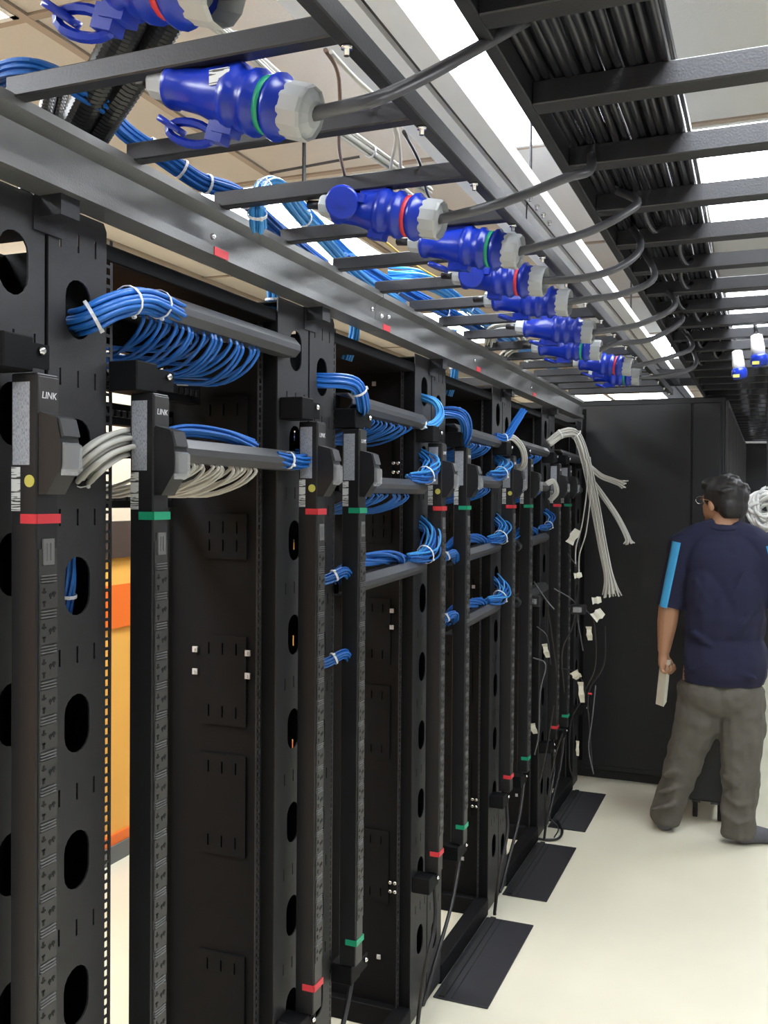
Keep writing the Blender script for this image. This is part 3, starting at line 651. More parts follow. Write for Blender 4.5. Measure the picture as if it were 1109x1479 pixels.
CON = [  # left px,right px, y image left, y image right, Yworld, band, lid, label
  (80, 292, -58, -20, .985, 'red', 'loop', 'blue power coupler cut off by the top left edge of the picture, red band'),
  (222, 455, 118, 166, 1.247, 'green', 'loop', 'large blue power coupler with barcode sticker and green band, nearest whole one'),
  (465, 635, 296, 318, 1.771, 'red', 'disc', 'blue power coupler with round lid and red band under the bright light panel'),
  (592, 750, 349, 364, 2.36, 'green', 'plain', 'blue power coupler with green band, upper of the crossing pair at centre'),
  (655, 776, 398, 406, 2.60, 'red', 'disc', 'blue power coupler with red band, lower of the crossing pair at centre'),
  (700, 815, 432, 437, 2.90, None, 'plain', 'plain blue power coupler partly hidden behind the crossing pair'),
  (745, 856, 472, 480, 3.45, None, 'plain', 'blue power coupler with white glands, upper left of the far cluster'),
  (768, 866, 500, 506, 3.62, 'green', 'plain', 'blue power coupler with green band in the far cluster'),
  (828, 906, 522, 530, 4.33, 'red', 'plain', 'blue power coupler with red band in the far cluster'),
  (850, 914, 540, 544, 4.55, 'green', 'plain', 'smallest and farthest blue power coupler with green band')]
CBL = {1: [(530, 147), (570, 132), (612, 112), (660, 86)], 2: [(690, 303), (745, 286), (820, 256), (852, 245)], 3: [(800, 350), (850, 335), (900, 310), (920, 290)], 4: [(830, 403), (880, 392), (915, 372), (925, 350)], 5: [(850, 432), (900, 424), (945, 400)],
       6: [(885, 476), (930, 466), (975, 440)], 7: [(890, 496), (940, 490), (985, 462)], 8: [(930, 526), (970, 515), (1000, 500)], 9: [(935, 545), (975, 540), (1005, 525)], 0: [(330, -15), (380, -35)]}
for i, (pl, pr, yl, yr, Y, band, lid, lab) in enumerate(CON):
    Y = at((pl+pr)/2, (yl+yr)/2, Z=.488).y; a, b = at(pl, yl, Y=Y), at(pr, yr, Y=Y)
    zmin = zt+.036
    c = []
    for j, (x, y) in enumerate(CBL[i]):
        q = at(x, y, Y=Y+.02+.05*j); c.append(q)
    if i not in (0,): c.append(Vector((XR0+.03, c[-1].y+.10, ZR+.045)))
    connector(Y, a.x, b.x, a.z, b.z, band, lab, lid, c)
# hanging couplers at the far right
for (x, y0, y1, Y, lab) in ((1064, 506, 545, 4.1, 'white and blue plug hanging from the right ladder, left one of two'), (1092, 483, 522, 3.7, 'white and blue plug hanging from the right ladder, right one of two')):
    a = at(x, y0, Y=Y); t = thing('hanging_plug', a, lab, 'power coupler', 'hanging plugs at far right'); ax = Vector((.12, 0, -1)).normalized()
    MB().lathe([(0, .012), (.004, .020), (.05, .024), (.075, .024)], a, ax, 14).build('gland', M['white'], t)
    MB().lathe([(0, .027), (.008, .030), (.030, .030), (.034, .026), (.040, .026)], a+ax*.075, ax, 16).build('plug_body', M['plug_blue'], t)
    MB().box(a.x-.012, a.x+.012, Y-.030, Y-.026, a.z-.112, a.z-.100).build('sticker', M['yellow'], t)['label'] = 'yellow sticker'
    MB().tube([a, a-ax*.05, Vector((a.x-.01, Y, H+.63))], .007, 8).build('power_cable', M['black_cable'], t)

# ================================================================== RIGHT LADDER WITH BLACK POWER CABLES
l2 = thing('cable_ladder', (XR0, 1.2, ZR), 'wide black ladder tray at upper right carrying the thick black power cables', 'cable ladder')
for x in (XR0-.02, XR1): MB().bbox(x, x+.02, -.6, 11.0, ZR-.005, ZR+.055, .002).build('side_rail', M['ladder'], l2)
rm2 = MB().bbox(XR0, XR1, -.021, .021, ZR-.006, ZR+.030, .002).mesh('rung', M['ladder'])
for i in range(-3, 32): put('rung', rm2, l2, (0, 1.475+.293*i, 0))
pc = thing('power_cables', (-.25, 1.0, ZR+.04), 'broad flat run of glossy black power cables along the right ladder', 'cables')
for lay in range(2):
    for i in range(13):
        pts = []; ph = random.uniform(0, 6); x = XR0+.008+i*.0155
        for j in range(36):
            y = -.6+j*.33; pts.append((x+.003*math.sin(ph+y*3)+(.01*math.sin(y*1.3) if lay else 0), y, ZR+.036+lay*.017+.003*math.sin(ph*2+y*4)))
        MB().tube(pts, .0076, 8).build('cable', M['gloss_cable'], pc)
pc2 = thing('power_cables', (.1, 4.6, ZR+.04), 'second run of black power cables on the right ladder, farther along the aisle', 'cables')
for i in range(22):
    x = -.12+i*.023; ph = random.uniform(0, 6)
    pts = [(x+.006*math.sin(ph+y*2), y, ZR+.04+.006*math.sin(ph+y*5)) for y in [4.7+.3*j for j in range(20)]]
    MB().tube(pts, .010, 7).build('cable', M['gloss_cable'], pc2)
# looser loops dipping between the rungs
for i in range(9):
    y = 2.2+i*.29+random.uniform(-.05, .05); x = -.30+random.uniform(0, .14)
    MB().tube(smooth_path([(x, y-.13, ZR+.03), (x-.012, y-.06, ZR+.006), (x-.004, y+.05, ZR-.004), (x+.01, y+.13, ZR+.03)], 5), .0065, 8).build('cable', M['gloss_cable'], pc)
# crosswise ladder near the cabinets
l3 = thing('cable_ladder', (-.9, 5.35, H+.645), 'black crosswise ladder tray above the tall black cabinets', 'cable ladder')
for y in (5.28, 5.62): MB().bbox(-1.9, -.37, y, y+.02, H+.64, H+.69, .002).build('side_rail', M['ladder'], l3)
for i in range(6): MB().bbox(-1.75+i*.25, -1.72+i*.25, 5.30, 5.62, H+.645, H+.67, .002).build('rung', M['ladder'], l3)
cc = thing('power_cables', (-1.0, 5.4, H+.69), 'black cables lying on the crosswise ladder above the tall cabinets', 'cables')
for i in range(8):
    ph = random.uniform(0, 6); MB().tube([(-1.9+.17*j, 5.33+i*.034+.006*math.sin(ph+j), H+.685+.006*math.sin(ph+j*1.7)) for j in range(10)], .010, 7).build('cable', M['gloss_cable'], cc)
# ================================================================== WHITE OVERHEAD TRUNKING
tr = thing('overhead_trunking', (-.63, 1.0, H+.75), 'long white metal trunking running above the left ladder', 'trunking')
x0 = -.700; z = H+.75
MB().prism([(0, 0), (.110, 0), (.110, .03), (.107, .03), (.107, .003), (.003, .003), (.003, .03), (0, .03)], lambda u, v, w: (x0+u, w, z+v), -.6, 7.6).build('channel', M['alu'], tr)
MB().prism([(.124, 0), (.168, 0), (.168, .03), (.124, .03)], lambda u, v, w: (x0+u, w, z+v), -.6, 7.6).build('edge_channel', M['alu'], tr)
MB().box(x0+.108, x0+.126, -.6, 7.6, z+.012, z+.028).build('joint_strip', M['duct'], tr)
for i, y in enumerate((1.72, 1.78, 1.84, 1.90)): put('screw', bolt, tr, (x0+.14, y*1.25+.2, z))
for y in (2.45, 4.4, 6.3): MB().tube([(x0+.117, y, z+.02), (x0+.117, y, ZC)], .004, 6).build('hanger_rod', M['ladder'], tr)
MB().tube(smooth_path([(x0+.117, 2.42, z+.02), (x0+.11, 2.44, z-.03), (x0+.119, 2.45, z-.05), (x0+.116, 2.47, z-.08)], 4), .002, 6).build('loose_wire', M['black_cable'], tr)
# ================================================================== OVERHEAD CABLES BEHIND THE BEAM
def hose(pts, r, label):
    P = smooth_path(pts, 30); t = thing('corrugated_hose', P[0], label, 'hose', 'corrugated hoses')
    Q = []; rr = []; acc = 0
    # resample at 2.2 mm for the ribs
    for a, b in zip(P[:-1], P[1:]):
        L = (b-a).length; n = max(1, int(L/.0028))
        for i in range(n): Q.append(a.lerp(b, i/n))
    rr = [r if i % 2 else r*.91 for i in range(len(Q))]
    mb = MB(); mb.tube(Q, rr, 14); mb.sm = [False]*len(mb.sm); mb.build('hose', M['hose'], t)
hose([at(66, 262, X=-1.07), at(84, 225, X=-1.06), at(110, 178, D=1.50), at(150, 100, D=1.40), at(192, 20, D=1.32), at(222, -50, D=1.28)], .0245, 'ribbed black hose rising from behind the beam, left one of two')
hose([at(104, 272, X=-1.05), at(120, 225, X=-1.05), at(146, 180, D=1.52), at(197, 102, D=1.42), at(246, 20, D=1.34), at(285, -50, D=1.30)], .0245, 'ribbed black hose rising from behind the beam, right one of two')
for i, (px, py) in enumerate(((38, 275), (55, 280), (78, 292))):
    a = at(px, py, X=-1.06); hose([a+Vector((0, 0, -.05)), a+Vector((0, .0, .02)), a+Vector((-.01, .04, .10)), a+Vector((-.03, .09, .2))], .012, 'thin ribbed black hose going into the rack top, %s of three' % ('left', 'middle', 'right')[i])
def zb(pts, Z): return [at(x, y, Z=zz) for (x, y), zz in zip(pts, Z if isinstance(Z, (list, tuple)) else [Z]*len(pts))]
bundle('blue cable bundle arching at the far upper left above the beam', zb([(-40, 150), (0, 112), (40, 100), (75, 108), (110, 128), (150, 150)], .60), 12, .0036, ties=())
bundle('blue tied cable bundle running behind the beam between the first rungs', zb([(150, 150), (180, 188), (235, 225), (290, 262), (345, 282), (400, 330), (470, 385)], [.70, .66, .63, .60, .60, .60, .60]), 15, .0036, ties=(.07, .28, .44, .53, .7))
bundle('light blue cable loop rising over the beam beside the coupler with round lid', [at(372, 330, Z=.50), at(372, 300, Z=.53), at(380, 272, Z=.60), at(400, 268, Z=.62), at(425, 300, Z=.61), at(470, 350, Z=.59), at(520, 400, Z=.57), at(580, 440, Z=.55)], 12, .0038, m='cyan_cable', ties=(.1, .3, .62))
bundle('light blue cable bundle passing in front of the rear ceiling light panel', zb([(415, 275), (455, 320), (500, 365), (545, 398), (600, 425), (660, 455)], .66), 10, .0036, m='cyan_cable', ties=(.25, .5, .75))
bundle('blue cable bundle farther along behind the beam under the crossing couplers', zb([(500, 375), (560, 410), (620, 440), (680, 470), (740, 500)], .60), 14, .0036, ties=(.3, .6), spread=1.3)
bundle('tangled blue cables on the far half of the left ladder', zb([(560, 400), (610, 402), (650, 425), (700, 462), (760, 505), (800, 530)], .62), 16, .0036, m='cyan_cable', ties=(.5,), spread=1.4, jit=.6)
for (px, k, w) in ((392, 0, 'first'), (510, 1, 'second'), (655, 2, 'third')):
    p = at(px, 430 if k == 0 else 465 if k == 1 else 530, X=-1.03)
    bundle('blue cables dropping behind the beam into the %s rack gap' % w, [p+Vector((0, 0, .13)), p+Vector((0, 0, .05)), p+Vector((0, .005, -.03)), p+Vector((-.02, .005, -.10))], 12, .0035, m='cyan_cable', ties=(.6,))
bundle('thin white cable bundle slanting above the left ladder rungs', zb([(255, -20), (300, 25), (360, 75), (420, 130), (480, 180), (560, 235), (620, 275)], .74), 7, .0034, 'white_cable', ties=(.3, .55, .8), jit=.5)
bundle('coiled white cables on the ladder beside the far cluster of couplers', [at(705, 500, Z=.55), at(712, 478, Z=.57), at(738, 474, Z=.58), at(755, 492, Z=.57), at(735, 505, Z=.56), at(720, 525, Z=.53), at(712, 545, Z=.47)], 16, .0034, 'white_cable', spread=1.3, jit=.6)
bundle('white cables dangling off the far end of the left ladder', [at(760, 520, Z=.56), at(785, 522, Z=.56), at(815, 512, Z=.57), at(835, 500, Z=.58)], 12, .0034, 'white_cable', spread=1.3, jit=.6, end_fan=1)
for lab, m, pts, r in (('brown and yellow earth wire hanging from the first ladder bolt', 'brown_wire', [(470, 72), (488, 105), (491, 160), (490, 215), (500, 262)], .003), ('thin white wire beside the earth wire under the first ladder bolt', 'white_cable', [(478, 75), (510, 110), (560, 160), (577, 215), (578, 300)], .003),
                       ('yellow striped wire sagging below the third ladder rung', 'yellow_wire', [(535, 335), (560, 352), (588, 375), (620, 395), (640, 405)], .0025), ('dark wire loop under the ladder by the coupler with round lid', 'black_cable', [(583, 190), (606, 235), (620, 285), (650, 305), (668, 305)], .003),
                       ('second pale wire looping above the coupler with round lid', 'white_cable', [(560, 160), (572, 200), (566, 250), (600, 285), (640, 305), (690, 305)], .003)):
    tag(MB().tube(smooth_path(zb(pts, .555), 6), r, 7).build('loose_wire', M[m]), lab, 'wire')
# grey ceiling service rail with a short drop rod
sr = thing('ceiling_rail', at(440, 248, Z=1.0), 'thin grey service rail with a short drop rod under the tan-lit ceiling', 'rail')
a, b = at(390, 250, Z=1.0), at(520, 226, Z=1.0); MB().tube([a, b], .004, 6).build('rail', M['ladder'], sr); c = at(439, 240, Z=1.0); MB().tube([Vector((c.x, c.y, ZC)), c+Vector((0, 0, -.1))], .006, 6).build('drop_rod', M['ladder'], sr)

# ================================================================== FLOOR PLATES
for k in (2, 3, 4):
    y0, y1 = op(k); y0 -= .09; y1 -= .03
    t = thing('floor_plate', (-.87, y0, 0), {2: 'black floor plate nearest to the camera, beside the third rack', 3: 'middle one of the three black floor plates', 4: 'farthest black floor plate, with thin wires lying on it'}[k], 'floor plate', 'black floor plates along the racks')
    MB().bbox(-.983, -.80, y0, y1, .0005, .006, .0015).build('plate', M['plate'], t)
    MB().box(-.965, -.945, y0+.004, y1-.004, .006, .012).box(-.925, -.922, y0+.01, y1-.01, .006, .0085).build('brush_strip', M['rubber'], t)
cl = thing('floor_cable', (-.85, 4.3, .01), 'thin black cable looping on the floor between the floor plates', 'cable')
MB().tube(smooth_path([at(805, 1185, Z=-H+.02), at(812, 1200, Z=-H+.012), at(806, 1211, Z=-H+.009), at(790, 1213, Z=-H+.009), at(775, 1211, Z=-H+.009)], 6), .006, 8).build('cable', M['black_cable'], cl)

# ================================================================== TALL BLACK CABINETS
CY = 5.56; CT = H+.565
def cabinet(x0, x1, y0, y1, label, mesh_side=True):
    t = thing('server_cabinet', ((x0+x1)/2, y0, 0), label, 'cabinet', 'tall black server cabinets')
    MB().bbox(x0, x1, y0, y1, .05, CT, .006).build('body', M['cab'], t)
    MB().box(x0+.02, x1-.02, y0+.02, y1-.02, 0, .05).build('plinth', M['rubber'], t)
    if mesh_side:
        d = MB().bbox(x1, x1+.018, y0+.012, y1-.012, .08, CT-.02, .003).build('mesh_door', M['cab_side'], t)
        n = 9
        r = MB()
        for i in range(n): y = y0+.05+(y1-y0-.1)*i/(n-1); r.box(x1+.018, x1+.024, y-.008, y+.008, .12, CT-.06)
        sub('door_rib', r, M['cab_side'], d)
        sub('handle', MB().bbox(x1+.022, x1+.04, y0+.03, y0+.045, .95, 1.12, .003), M['chrome'], d)
    return t
ca = cabinet(-1.45, -.226, CY, CY+.60, 'nearest tall black cabinet, its plain side panels filling the aisle end behind the person')
MB().bbox(-1.44, -.40, CY-.012, CY, .08, CT-.03, .004).build('side_panel', M['cab'], ca)
MB().bbox(-.394, -.245, CY-.012, CY, .08, CT-.03, .004).build('side_panel', M['cab'], ca)
MB().box(-1.0, -.98, CY-.016, CY-.012, .1, CT-.05).build('panel_seam', M['rack_dark'], ca)
for i in range(6): cabinet(-1.45, -.226, CY+.61+.61*i, CY+.61+.61*i+.6, 'tall black cabinet with ribbed grey door, %s behind the nearest cabinet' % ('first', 'second', 'third', 'fourth', 'fifth', 'sixth')[i])
for i in range(3): cabinet(-.222+.62*i, .39+.62*i, 10.2, 11.0, 'distant black cabinet closing the end of the aisle, %s' % ('left', 'middle', 'right')[i], False)
# white coil at far right, black strap from the ladder
co = thing('cable_coil', at(1104, 732, Y=5.1), 'loose coil of white cable at the right edge beside the head of the person', 'cable coil')
c0 = at(1107, 735, Y=5.1)
for i in range(18):
    q = []
    ra, rb_ = .03+.05*random.random(), .04+.05*random.random(); tl = random.uniform(-.5, .5); oc = Vector((random.uniform(-.03, .03), random.uniform(-.03, .02), random.uniform(-.035, .035))); tw = random.uniform(-1, 1)
    for j in range(19):
        a = 2*math.pi*j/18; q.append(c0+oc+Vector((ra*math.cos(a), .03*math.sin(a*2+i)+ra*tw*math.sin(a), rb_*math.sin(a)+.02*tl*math.cos(a))))
    MB().tube(q, .0085, 7).build('cable', M['white'], co)
MB().tube([c0+Vector((0, 0, .11)), Vector((c0.x, 5.1, ZR+.01))], .004, 6).build('strap', M['black_cable'], co)
# black cart on casters behind the legs
ct = thing('equipment_cart', (-.24, 5.18, 0), 'black wheeled equipment cart standing behind the legs of the person', 'cart')
MB().bbox(-.36, -.185, 5.06, 5.42, .09, .62, .008).build('body', M['cab'], ct)
MB().bbox(-.187, -.181, 5.055, 5.07, .09, .62, .001).build('edge_strip', M['duct'], ct)
MB().box(-.34, -.30, 5.08, 5.40, .075, .09).box(-.25, -.2, 5.08, 5.40, .075, .09).build('underframe', M['duct'], ct)
for x, y in ((-.325, 5.09), (-.205, 5.07), (-.325, 5.38), (-.205, 5.38)):
    cs = MB().box(x-.012, x+.012, y-.012, y+.012, .045, .08).build('caster', M['rubber'], ct)
    sub('wheel', MB().lathe([(-.012, .022), (-.010, .026), (.010, .026), (.012, .022)], (x, y, .026), (1, 0, 0), 16), M['rubber'], cs)

# ================================================================== PERSON
def blob(parts, voxel, name, mats, smooth=4, parent=None, cuts=(), disp=None):
    mb = MB()
    for p in parts:
        if p[0] == 'e':      # ellipsoid centre radii rotz
            _, c, r, rz = (p+(0,))[:4]; c = Vector(c); rot = Matrix.Rotation(rz, 3, 'Z')
            vs = []; fs = []; n, m_ = 12, 16
            for i in range(n+1):
                th = math.pi*i/n
                for j in range(m_):
                    ph = 2*math.pi*j/m_; vs.append(c+rot@Vector((r[0]*math.sin(th)*math.cos(ph), r[1]*math.sin(th)*math.sin(ph), r[2]*math.cos(th))))
            for i in range(n):
                for j in range(m_): fs.append((i*m_+j, (i+1)*m_+j, (i+1)*m_+(j+1) % m_, i*m_+(j+1) % m_))
            mb.add(vs, fs)
        else:                # chain of (x,y,z,r)
            pts = [Vector(q[:3]) for q in p[1]]; rs = [q[3] for q in p[1]]
            P = [pts[0]+(pts[0]-pts[1]).normalized()*rs[0]*.8]+pts+[pts[-1]+(pts[-1]-pts[-2]).normalized()*rs[-1]*.8]
            mb.tube(P, [rs[0]*.45]+rs+[rs[-1]*.45], 14)
    me = mb.mesh(name, mats); ob = bpy.data.objects.new(name, me); COL.objects.link(ob)
    md = ob.modifiers.new('r', 'REMESH'); md.mode = 'VOXEL'; md.voxel_size = voxel; md.use_smooth_shade = True
    if smooth: ms = ob.modifiers.new('s', 'SMOOTH'); ms.factor = .5; ms.iterations = smooth
    if disp:
        tx = bpy.data.textures.new('folds', 'CLOUDS'); tx.noise_scale = disp[1]; tx.noise_depth = 1
        md = ob.modifiers.new('d', 'DISPLACE'); md.texture = tx; md.strength = disp[0]; md.mid_level = .5; md.texture_coords = 'LOCAL'
    dg = bpy.context.evaluated_depsgraph_get(); dg.update(); m2 = bpy.data.meshes.new_from_object(ob.evaluated_get(dg)); bpy.data.objects.remove(ob)
    bm = bmesh.new(); bm.from_mesh(m2)
    for cut in cuts:
        co_, no = cut[:2]; vs_ = [v for v in bm.verts if len(cut) < 3 or cut[2](v.co)]; S_ = set(vs_)
        es_ = [e for e in bm.edges if e.verts[0] in S_ and e.verts[1] in S_]; fs_ = [f for f in bm.faces if all(v in S_ for v in f.verts)]
        bmesh.ops.bisect_plane(bm, geom=vs_+es_+fs_, plane_co=co_, plane_no=no, clear_outer=True)
    bm.to_mesh(m2); bm.free(); m2.name = name
    m2.materials.clear(); m2.materials.append(mats); m2.polygons.foreach_set('use_smooth', [True]*len(m2.polygons)); m2.polygons.foreach_set('material_index', [0]*len(m2.polygons))
    return link(name, m2, parent)
PX, PY = -.195, 4.78
pe = thing('person', (PX, PY, 0), 'person seen from behind in navy shirt with light blue sleeve stripes, head turned left', 'person')
hx, hy, hz = -.205, PY+.02, 1.60            # head centre
HD = R(52)                                 # head turned to the left of straight ahead (+Y)
hf = Vector((-math.sin(HD), math.cos(HD), 0)); hr = Vector((hf.y, -hf.x, 0)); hc = Vector((hx, hy, hz))
def hp(f, r, u): return hc+hf*f+hr*r+Vector((0, 0, u))
hrot = math.atan2(hf.y, hf.x)
head = [('e', hp(-.01, 0, .02), (.098, .078, .095), hrot), ('e', hp(.025, 0, -.03), (.070, .062, .085), hrot), ('c', [(*hp(.085, 0, .0), .012), (*hp(.100, 0, -.022), .014)]),
        ('e', hp(.055, 0, -.085), (.035, .036, .028), hrot), ('c', [(*hp(.082, -.03, .028), .010), (*hp(.088, .0, .028), .010), (*hp(.082, .03, .028), .010)]),
        ('e', hp(-.005, -.078, -.01), (.018, .010, .032), hrot), ('e', hp(-.005, .078, -.01), (.018, .010, .032), hrot), ('c', [(*hp(.080, -.018, -.058), .008), (*hp(.088, 0, -.058), .009), (*hp(.080, .018, -.058), .008)])]
LS, LE, LW = Vector((PX-.175, PY, 1.40)), Vector((-.435, PY-.01, 1.10)), Vector((-.462, PY+.03, .875))
RS, RE, RW_ = Vector((PX+.175, PY, 1.40)), Vector((PX+.25, PY+.02, 1.12)), Vector((PX+.17, PY+.26, 1.14))
Lh = Vector((-.459, PY+.035, .80))
def hand(w, d, side, out):
    """w wrist, d hand direction, side = across the palm, out = palm normal; fingers curl toward out"""
    d = d.normalized(); side = side.normalized(); out = out.normalized(); L = []
    L.append(('c', [(*w, .024), (*(w+d*.03), .027), (*(w+d*.065), .028)]))
    L.append(('e', w+d*.055+side*.012, (.022, .022, .034))); L.append(('e', w+d*.055-side*.014, (.020, .020, .034)))
    for i, (o, ln) in enumerate(((.030, .9), (.011, 1.0), (-.009, .95), (-.028, .75))):
        k = w+d*.082+side*o
        L.append(('c', [(*(k-d*.02), .0095), (*(k+d*.012*ln+out*.004), .0090), (*(k+d*.022*ln+out*.030*ln), .0085), (*(k+d*.002+out*.046*ln), .0078), (*(k-d*.018+out*.040*ln), .0070)]))
    k = w+d*.03+side*.026
    L.append(('c', [(*k, .012), (*(k+side*.016+d*.022+out*.012), .0105), (*(k+side*.012+d*.045+out*.028), .0095), (*(k+side*.0+d*.056+out*.040), .0085)]))
    return L
body = head+[('c', [(*hp(-.03, 0, -.06), .056), (hx+.01, PY-.005, 1.47, .060), (PX, PY-.005, 1.42, .075)]),
    ('e', (PX, PY, 1.28), (.155, .10, .19)), ('e', (PX, PY, 1.02), (.155, .11, .20)), ('e', (PX, PY, .84), (.148, .105, .15)),
    ('c', [(PX-.06, PY, 1.43, .055), (*LS, .055), (*LS.lerp(LE, .5), .048), (*LE, .050), (*LE.lerp(LW, .35), .048), (*LE.lerp(LW, .7), .038), (*LW, .029)]),
    ('c', [(PX+.06, PY, 1.43, .055), (*RS, .055), (*RS.lerp(RE, .5), .048), (*RE, .043), (*RE.lerp(RW_, .4), .040), (*RW_, .026)]),
    ('c', [(PX-.09, PY, .80, .085), (PX-.13, PY, .50, .065), (-.385, PY+.03, .28, .052), (-.445, PY+.04, .09, .036)]),
    ('c', [(PX+.09, PY, .80, .085), (PX+.10, PY, .50, .065), (-.10, PY-.01, .28, .052), (-.10, PY, .09, .036)]),
    ('c', [(-.447, PY+.03, .045, .034), (-.450, PY+.10, .035, .034), (-.455, PY+.18, .026, .024)]),
    ('c', [(-.105, PY-.01, .045, .034), (-.03, PY+.03, .035, .034), (.045, PY+.055, .026, .024)])]
body += hand(LW, Vector((.02, .05, -1)), Vector((.35, .9, 0)), Vector((1, -.35, 0)))
body += hand(RW_, Vector((-.5, .8, .1)), Vector((0, 0, 1)), Vector((-1, -.3, 0)))
blob(body, .0045, 'body', M['skin'], 3, pe)
# clothes
shirt = [('e', (PX, PY, 1.30), (.195, .130, .19)), ('e', (PX, PY-.005, 1.06), (.198, .150, .24)), ('e', (PX, PY, .85), (.215, .165, .22)), ('c', [(PX-.03, PY, 1.455, .070), (PX-.12, PY, 1.435, .070), (*LS, .074), (*LS.lerp(LE, .45), .068), (*LS.lerp(LE, 1.05), .064)]),
         ('c', [(PX+.03, PY, 1.455, .070), (PX+.12, PY, 1.435, .070), (*RS, .074), (*RS.lerp(RE, .45), .068), (*RS.lerp(RE, .95), .062)]), ('e', (PX, PY-.01, 1.465), (.085, .075, .045)), ('e', (PX-.07, PY+.0, 1.16), (.12, .15, .2)), ('e', (PX+.07, PY, 1.16), (.12, .15, .2))]
for (ax_, az, bx, bz, r_) in ((-.14, .82, .02, .90, .016), (.15, .80, .0, .86, .014), (-.13, 1.00, -.02, .93, .012), (.14, 1.10, .04, .98, .012), (-.12, 1.25, -.03, 1.10, .010), (.10, 1.30, .05, 1.18, .010)):
    shirt.append(('c', [(PX+ax_, PY-.128, az, r_*.6), (PX+(ax_+bx)/2, PY-.142, (az+bz)/2, r_), (PX+bx, PY-.140, bz, r_*.6)]))
sh = blob(shirt, .008, 'shirt', M['shirt'], 5, pe, cuts=[((0, 0, .755), (0, 0, -1)), (LS.lerp(LE, 1.0), (LE-LS), lambda c: c.x < PX-.165 and c.z < 1.22)], disp=(.016, .11))
cb = MB()
col_ = [Vector((hx+.01+.068*math.cos(q), PY-.005+.068*math.sin(q), 1.490+.012*math.sin(q))) for q in [2*math.pi*j/20 for j in range(21)]]
sub('collar', MB().tube(col_, .014, 8), M['shirt'], sh)
# stripes follow the sleeves (outer back side)
def stripe(A, Bq, r, off):
    vs = []; fs = []; ax = (Bq-A).normalized(); o = (Vector(off)-ax*Vector(off).dot(ax)).normalized(); s_ = ax.cross(o)
    n = 10; w_ = 5
    for i in range(n+1):
        p = A.lerp(Bq, i/n); rr = r[0]+(r[1]-r[0])*i/n
        for th in (0, .003):
            for j in range(w_):
                q = (j/(w_-1)-.5)*.62; vs.append(p+(o*math.cos(q)+s_*math.sin(q))*(rr+th))
    st = 2*w_
    for i in range(n):
        for j in range(w_-1):
            fs += [(i*st+j, i*st+j+1, (i+1)*st+j+1, (i+1)*st+j), (i*st+w_+j, (i+1)*st+w_+j, (i+1)*st+w_+j+1, i*st+w_+j+1)]
        for j in (0, w_-1): fs.append((i*st+j, (i+1)*st+j, (i+1)*st+w_+j, i*st+w_+j))
    return MB().add(vs, fs, 0, True)
d1 = (LE-LS)
sub('sleeve_stripe', stripe(LS-d1*.02+Vector((-.008, 0, .0)), LS+d1*1.02, (.071, .0625), (-.35, -1, .25)), M['stripe'], sh)['label'] = 'light blue sleeve stripe'
d2 = (RE-RS)
sub('sleeve_stripe', stripe(RS-d2*.02+Vector((.005, 0, 0)), RS+d2*.95, (.071, .061), (.4, -1, .25)), M['stripe'], sh)['label'] = 'light blue sleeve stripe'
tro = [('e', (PX, PY, .80), (.180, .128, .13)), ('e', (PX-.03, PY, .70), (.165, .150, .12)), ('e', (PX+.04, PY, .70), (.16, .150, .12)),
       ('c', [(PX-.085, PY, .72, .115), (PX-.100, PY, .56, .108), (PX-.155, PY+.01, .40, .088), (-.390, PY+.03, .25, .080), (-.435, PY+.04, .12, .074), (-.448, PY+.045, .055, .072)]),
       ('c', [(PX+.085, PY, .72, .115), (PX+.092, PY, .56, .110), (PX+.092, PY-.01, .40, .092), (-.105, PY-.01, .25, .082), (-.112, PY-.01, .12, .078), (-.112, PY-.005, .050, .080)])]
for i in range(6):
    z = .12+.085*i
    tro.append(('c', [(-.50+.027*i, PY-.045, z, .010), (-.44+.022*i, PY-.070, z+.03, .012), (-.385+.022*i, PY-.04, z+.045, .010)]))
    tro.append(('c', [(-.175, PY-.06, z+.03, .010), (-.11, PY-.095, z, .012), (-.055, PY-.065, z+.02, .010)]))
blob(tro, .008, 'trousers', M['trouser'], 4, pe, cuts=[((0, 0, .03), (0, 0, -1)), ((0, 0, .82), (0, 0, 1))], disp=(.024, .08))
blob([('c', [(-.447, PY+.02, .044, .040), (-.450, PY+.10, .040, .040), (-.455, PY+.18, .030, .030)])], .006, 'sock', M['sock'], 3, pe, cuts=[((0, 0, .003), (0, 0, -1))])
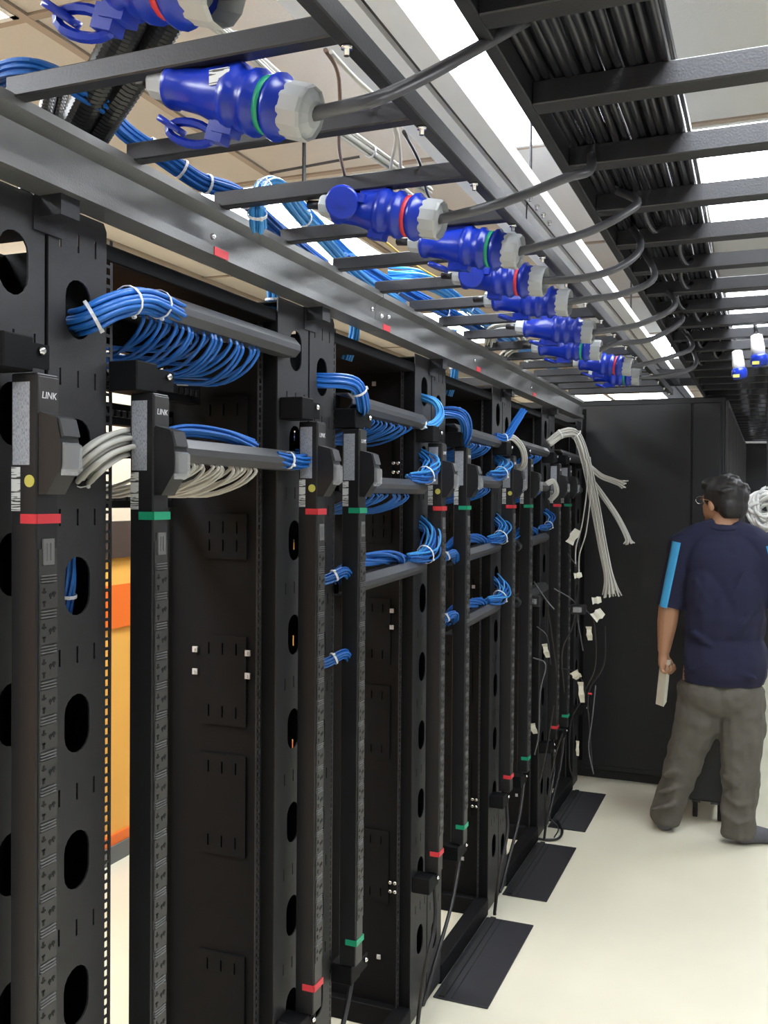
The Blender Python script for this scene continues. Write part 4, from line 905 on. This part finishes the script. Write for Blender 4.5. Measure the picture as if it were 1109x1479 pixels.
blob([('c', [(-.110, PY-.02, .044, .040), (-.03, PY+.03, .041, .041), (.045, PY+.055, .031, .031)])], .006, 'sock', M['sock'], 3, pe, cuts=[((0, 0, .003), (0, 0, -1))])
hair = [('e', hp(-.022, 0, .035), (.104, .092, .100), hrot), ('e', hp(-.065, 0, -.015), (.060, .080, .075), hrot), ('e', hp(.035, 0, .085), (.070, .074, .040), hrot), ('e', hp(-.09, .02, .03), (.035, .05, .05), hrot)]
for i in range(12):
    a = random.uniform(-1.5, 1.5)+math.pi; b = random.uniform(.1, 1.35); c = hp(-.02+.098*math.cos(a)*math.cos(b)*1.0, .09*math.sin(a)*math.cos(b), .03+.102*math.sin(b)); hair.append(('e', c, (.024, .024, .012)))
blob(hair, .006, 'hair', M['hair'], 2, pe, cuts=[((hc+Vector((0, 0, -.072))), (0, 0, -1)), (hp(.075, 0, 0), tuple(hf))])
for sgn in (-1, 1):
    MB().lathe([(-.004, .006), (.002, .011), (.006, .006)], hp(.076, .030*sgn, .012), hf, 10).build('eye', M['eye'], pe)
MB().lathe([(0, .004), (.003, .018), (.006, .004)], hp(.086, 0, -.058), hf, 8).build('mouth', M['lips'], pe)
gl = MB()
for sgn in (-1, 1):
    c = hp(.103, .033*sgn, .012); gl.tube([c+hr*(.027*math.cos(q))+Vector((0, 0, .018*math.sin(q))) for q in [2*math.pi*j/14 for j in range(15)]], .0017, 5)
    gl.tube([hp(.103, .060*sgn, .018), hp(.06, .077*sgn, .018), hp(.0, .086*sgn, .012)], .0019, 5)
gl.tube([hp(.105, -.008, .014), hp(.105, .008, .014)], .0017, 5)
gl.build('glasses', M['chrome'], pe)
# booklet held in the left hand
pb = Vector((-.455, PY+.02, .80))
mb = MB()
for i in range(6):
    mb.bbox(-.022+i*.004, -.0185+i*.004, -.032+.002*i, .032-.002*i, -.19+.004*i, .035, .0006)
bk = mb.build('folded_paper', M['paper']); bk.location = Vector((LW.x+.016, LW.y+.012, LW.z-.075)); bk.rotation_euler = (0, R(6), R(40)); tag(bk, 'folded cream paper held low in the left hand of the person', 'paper')
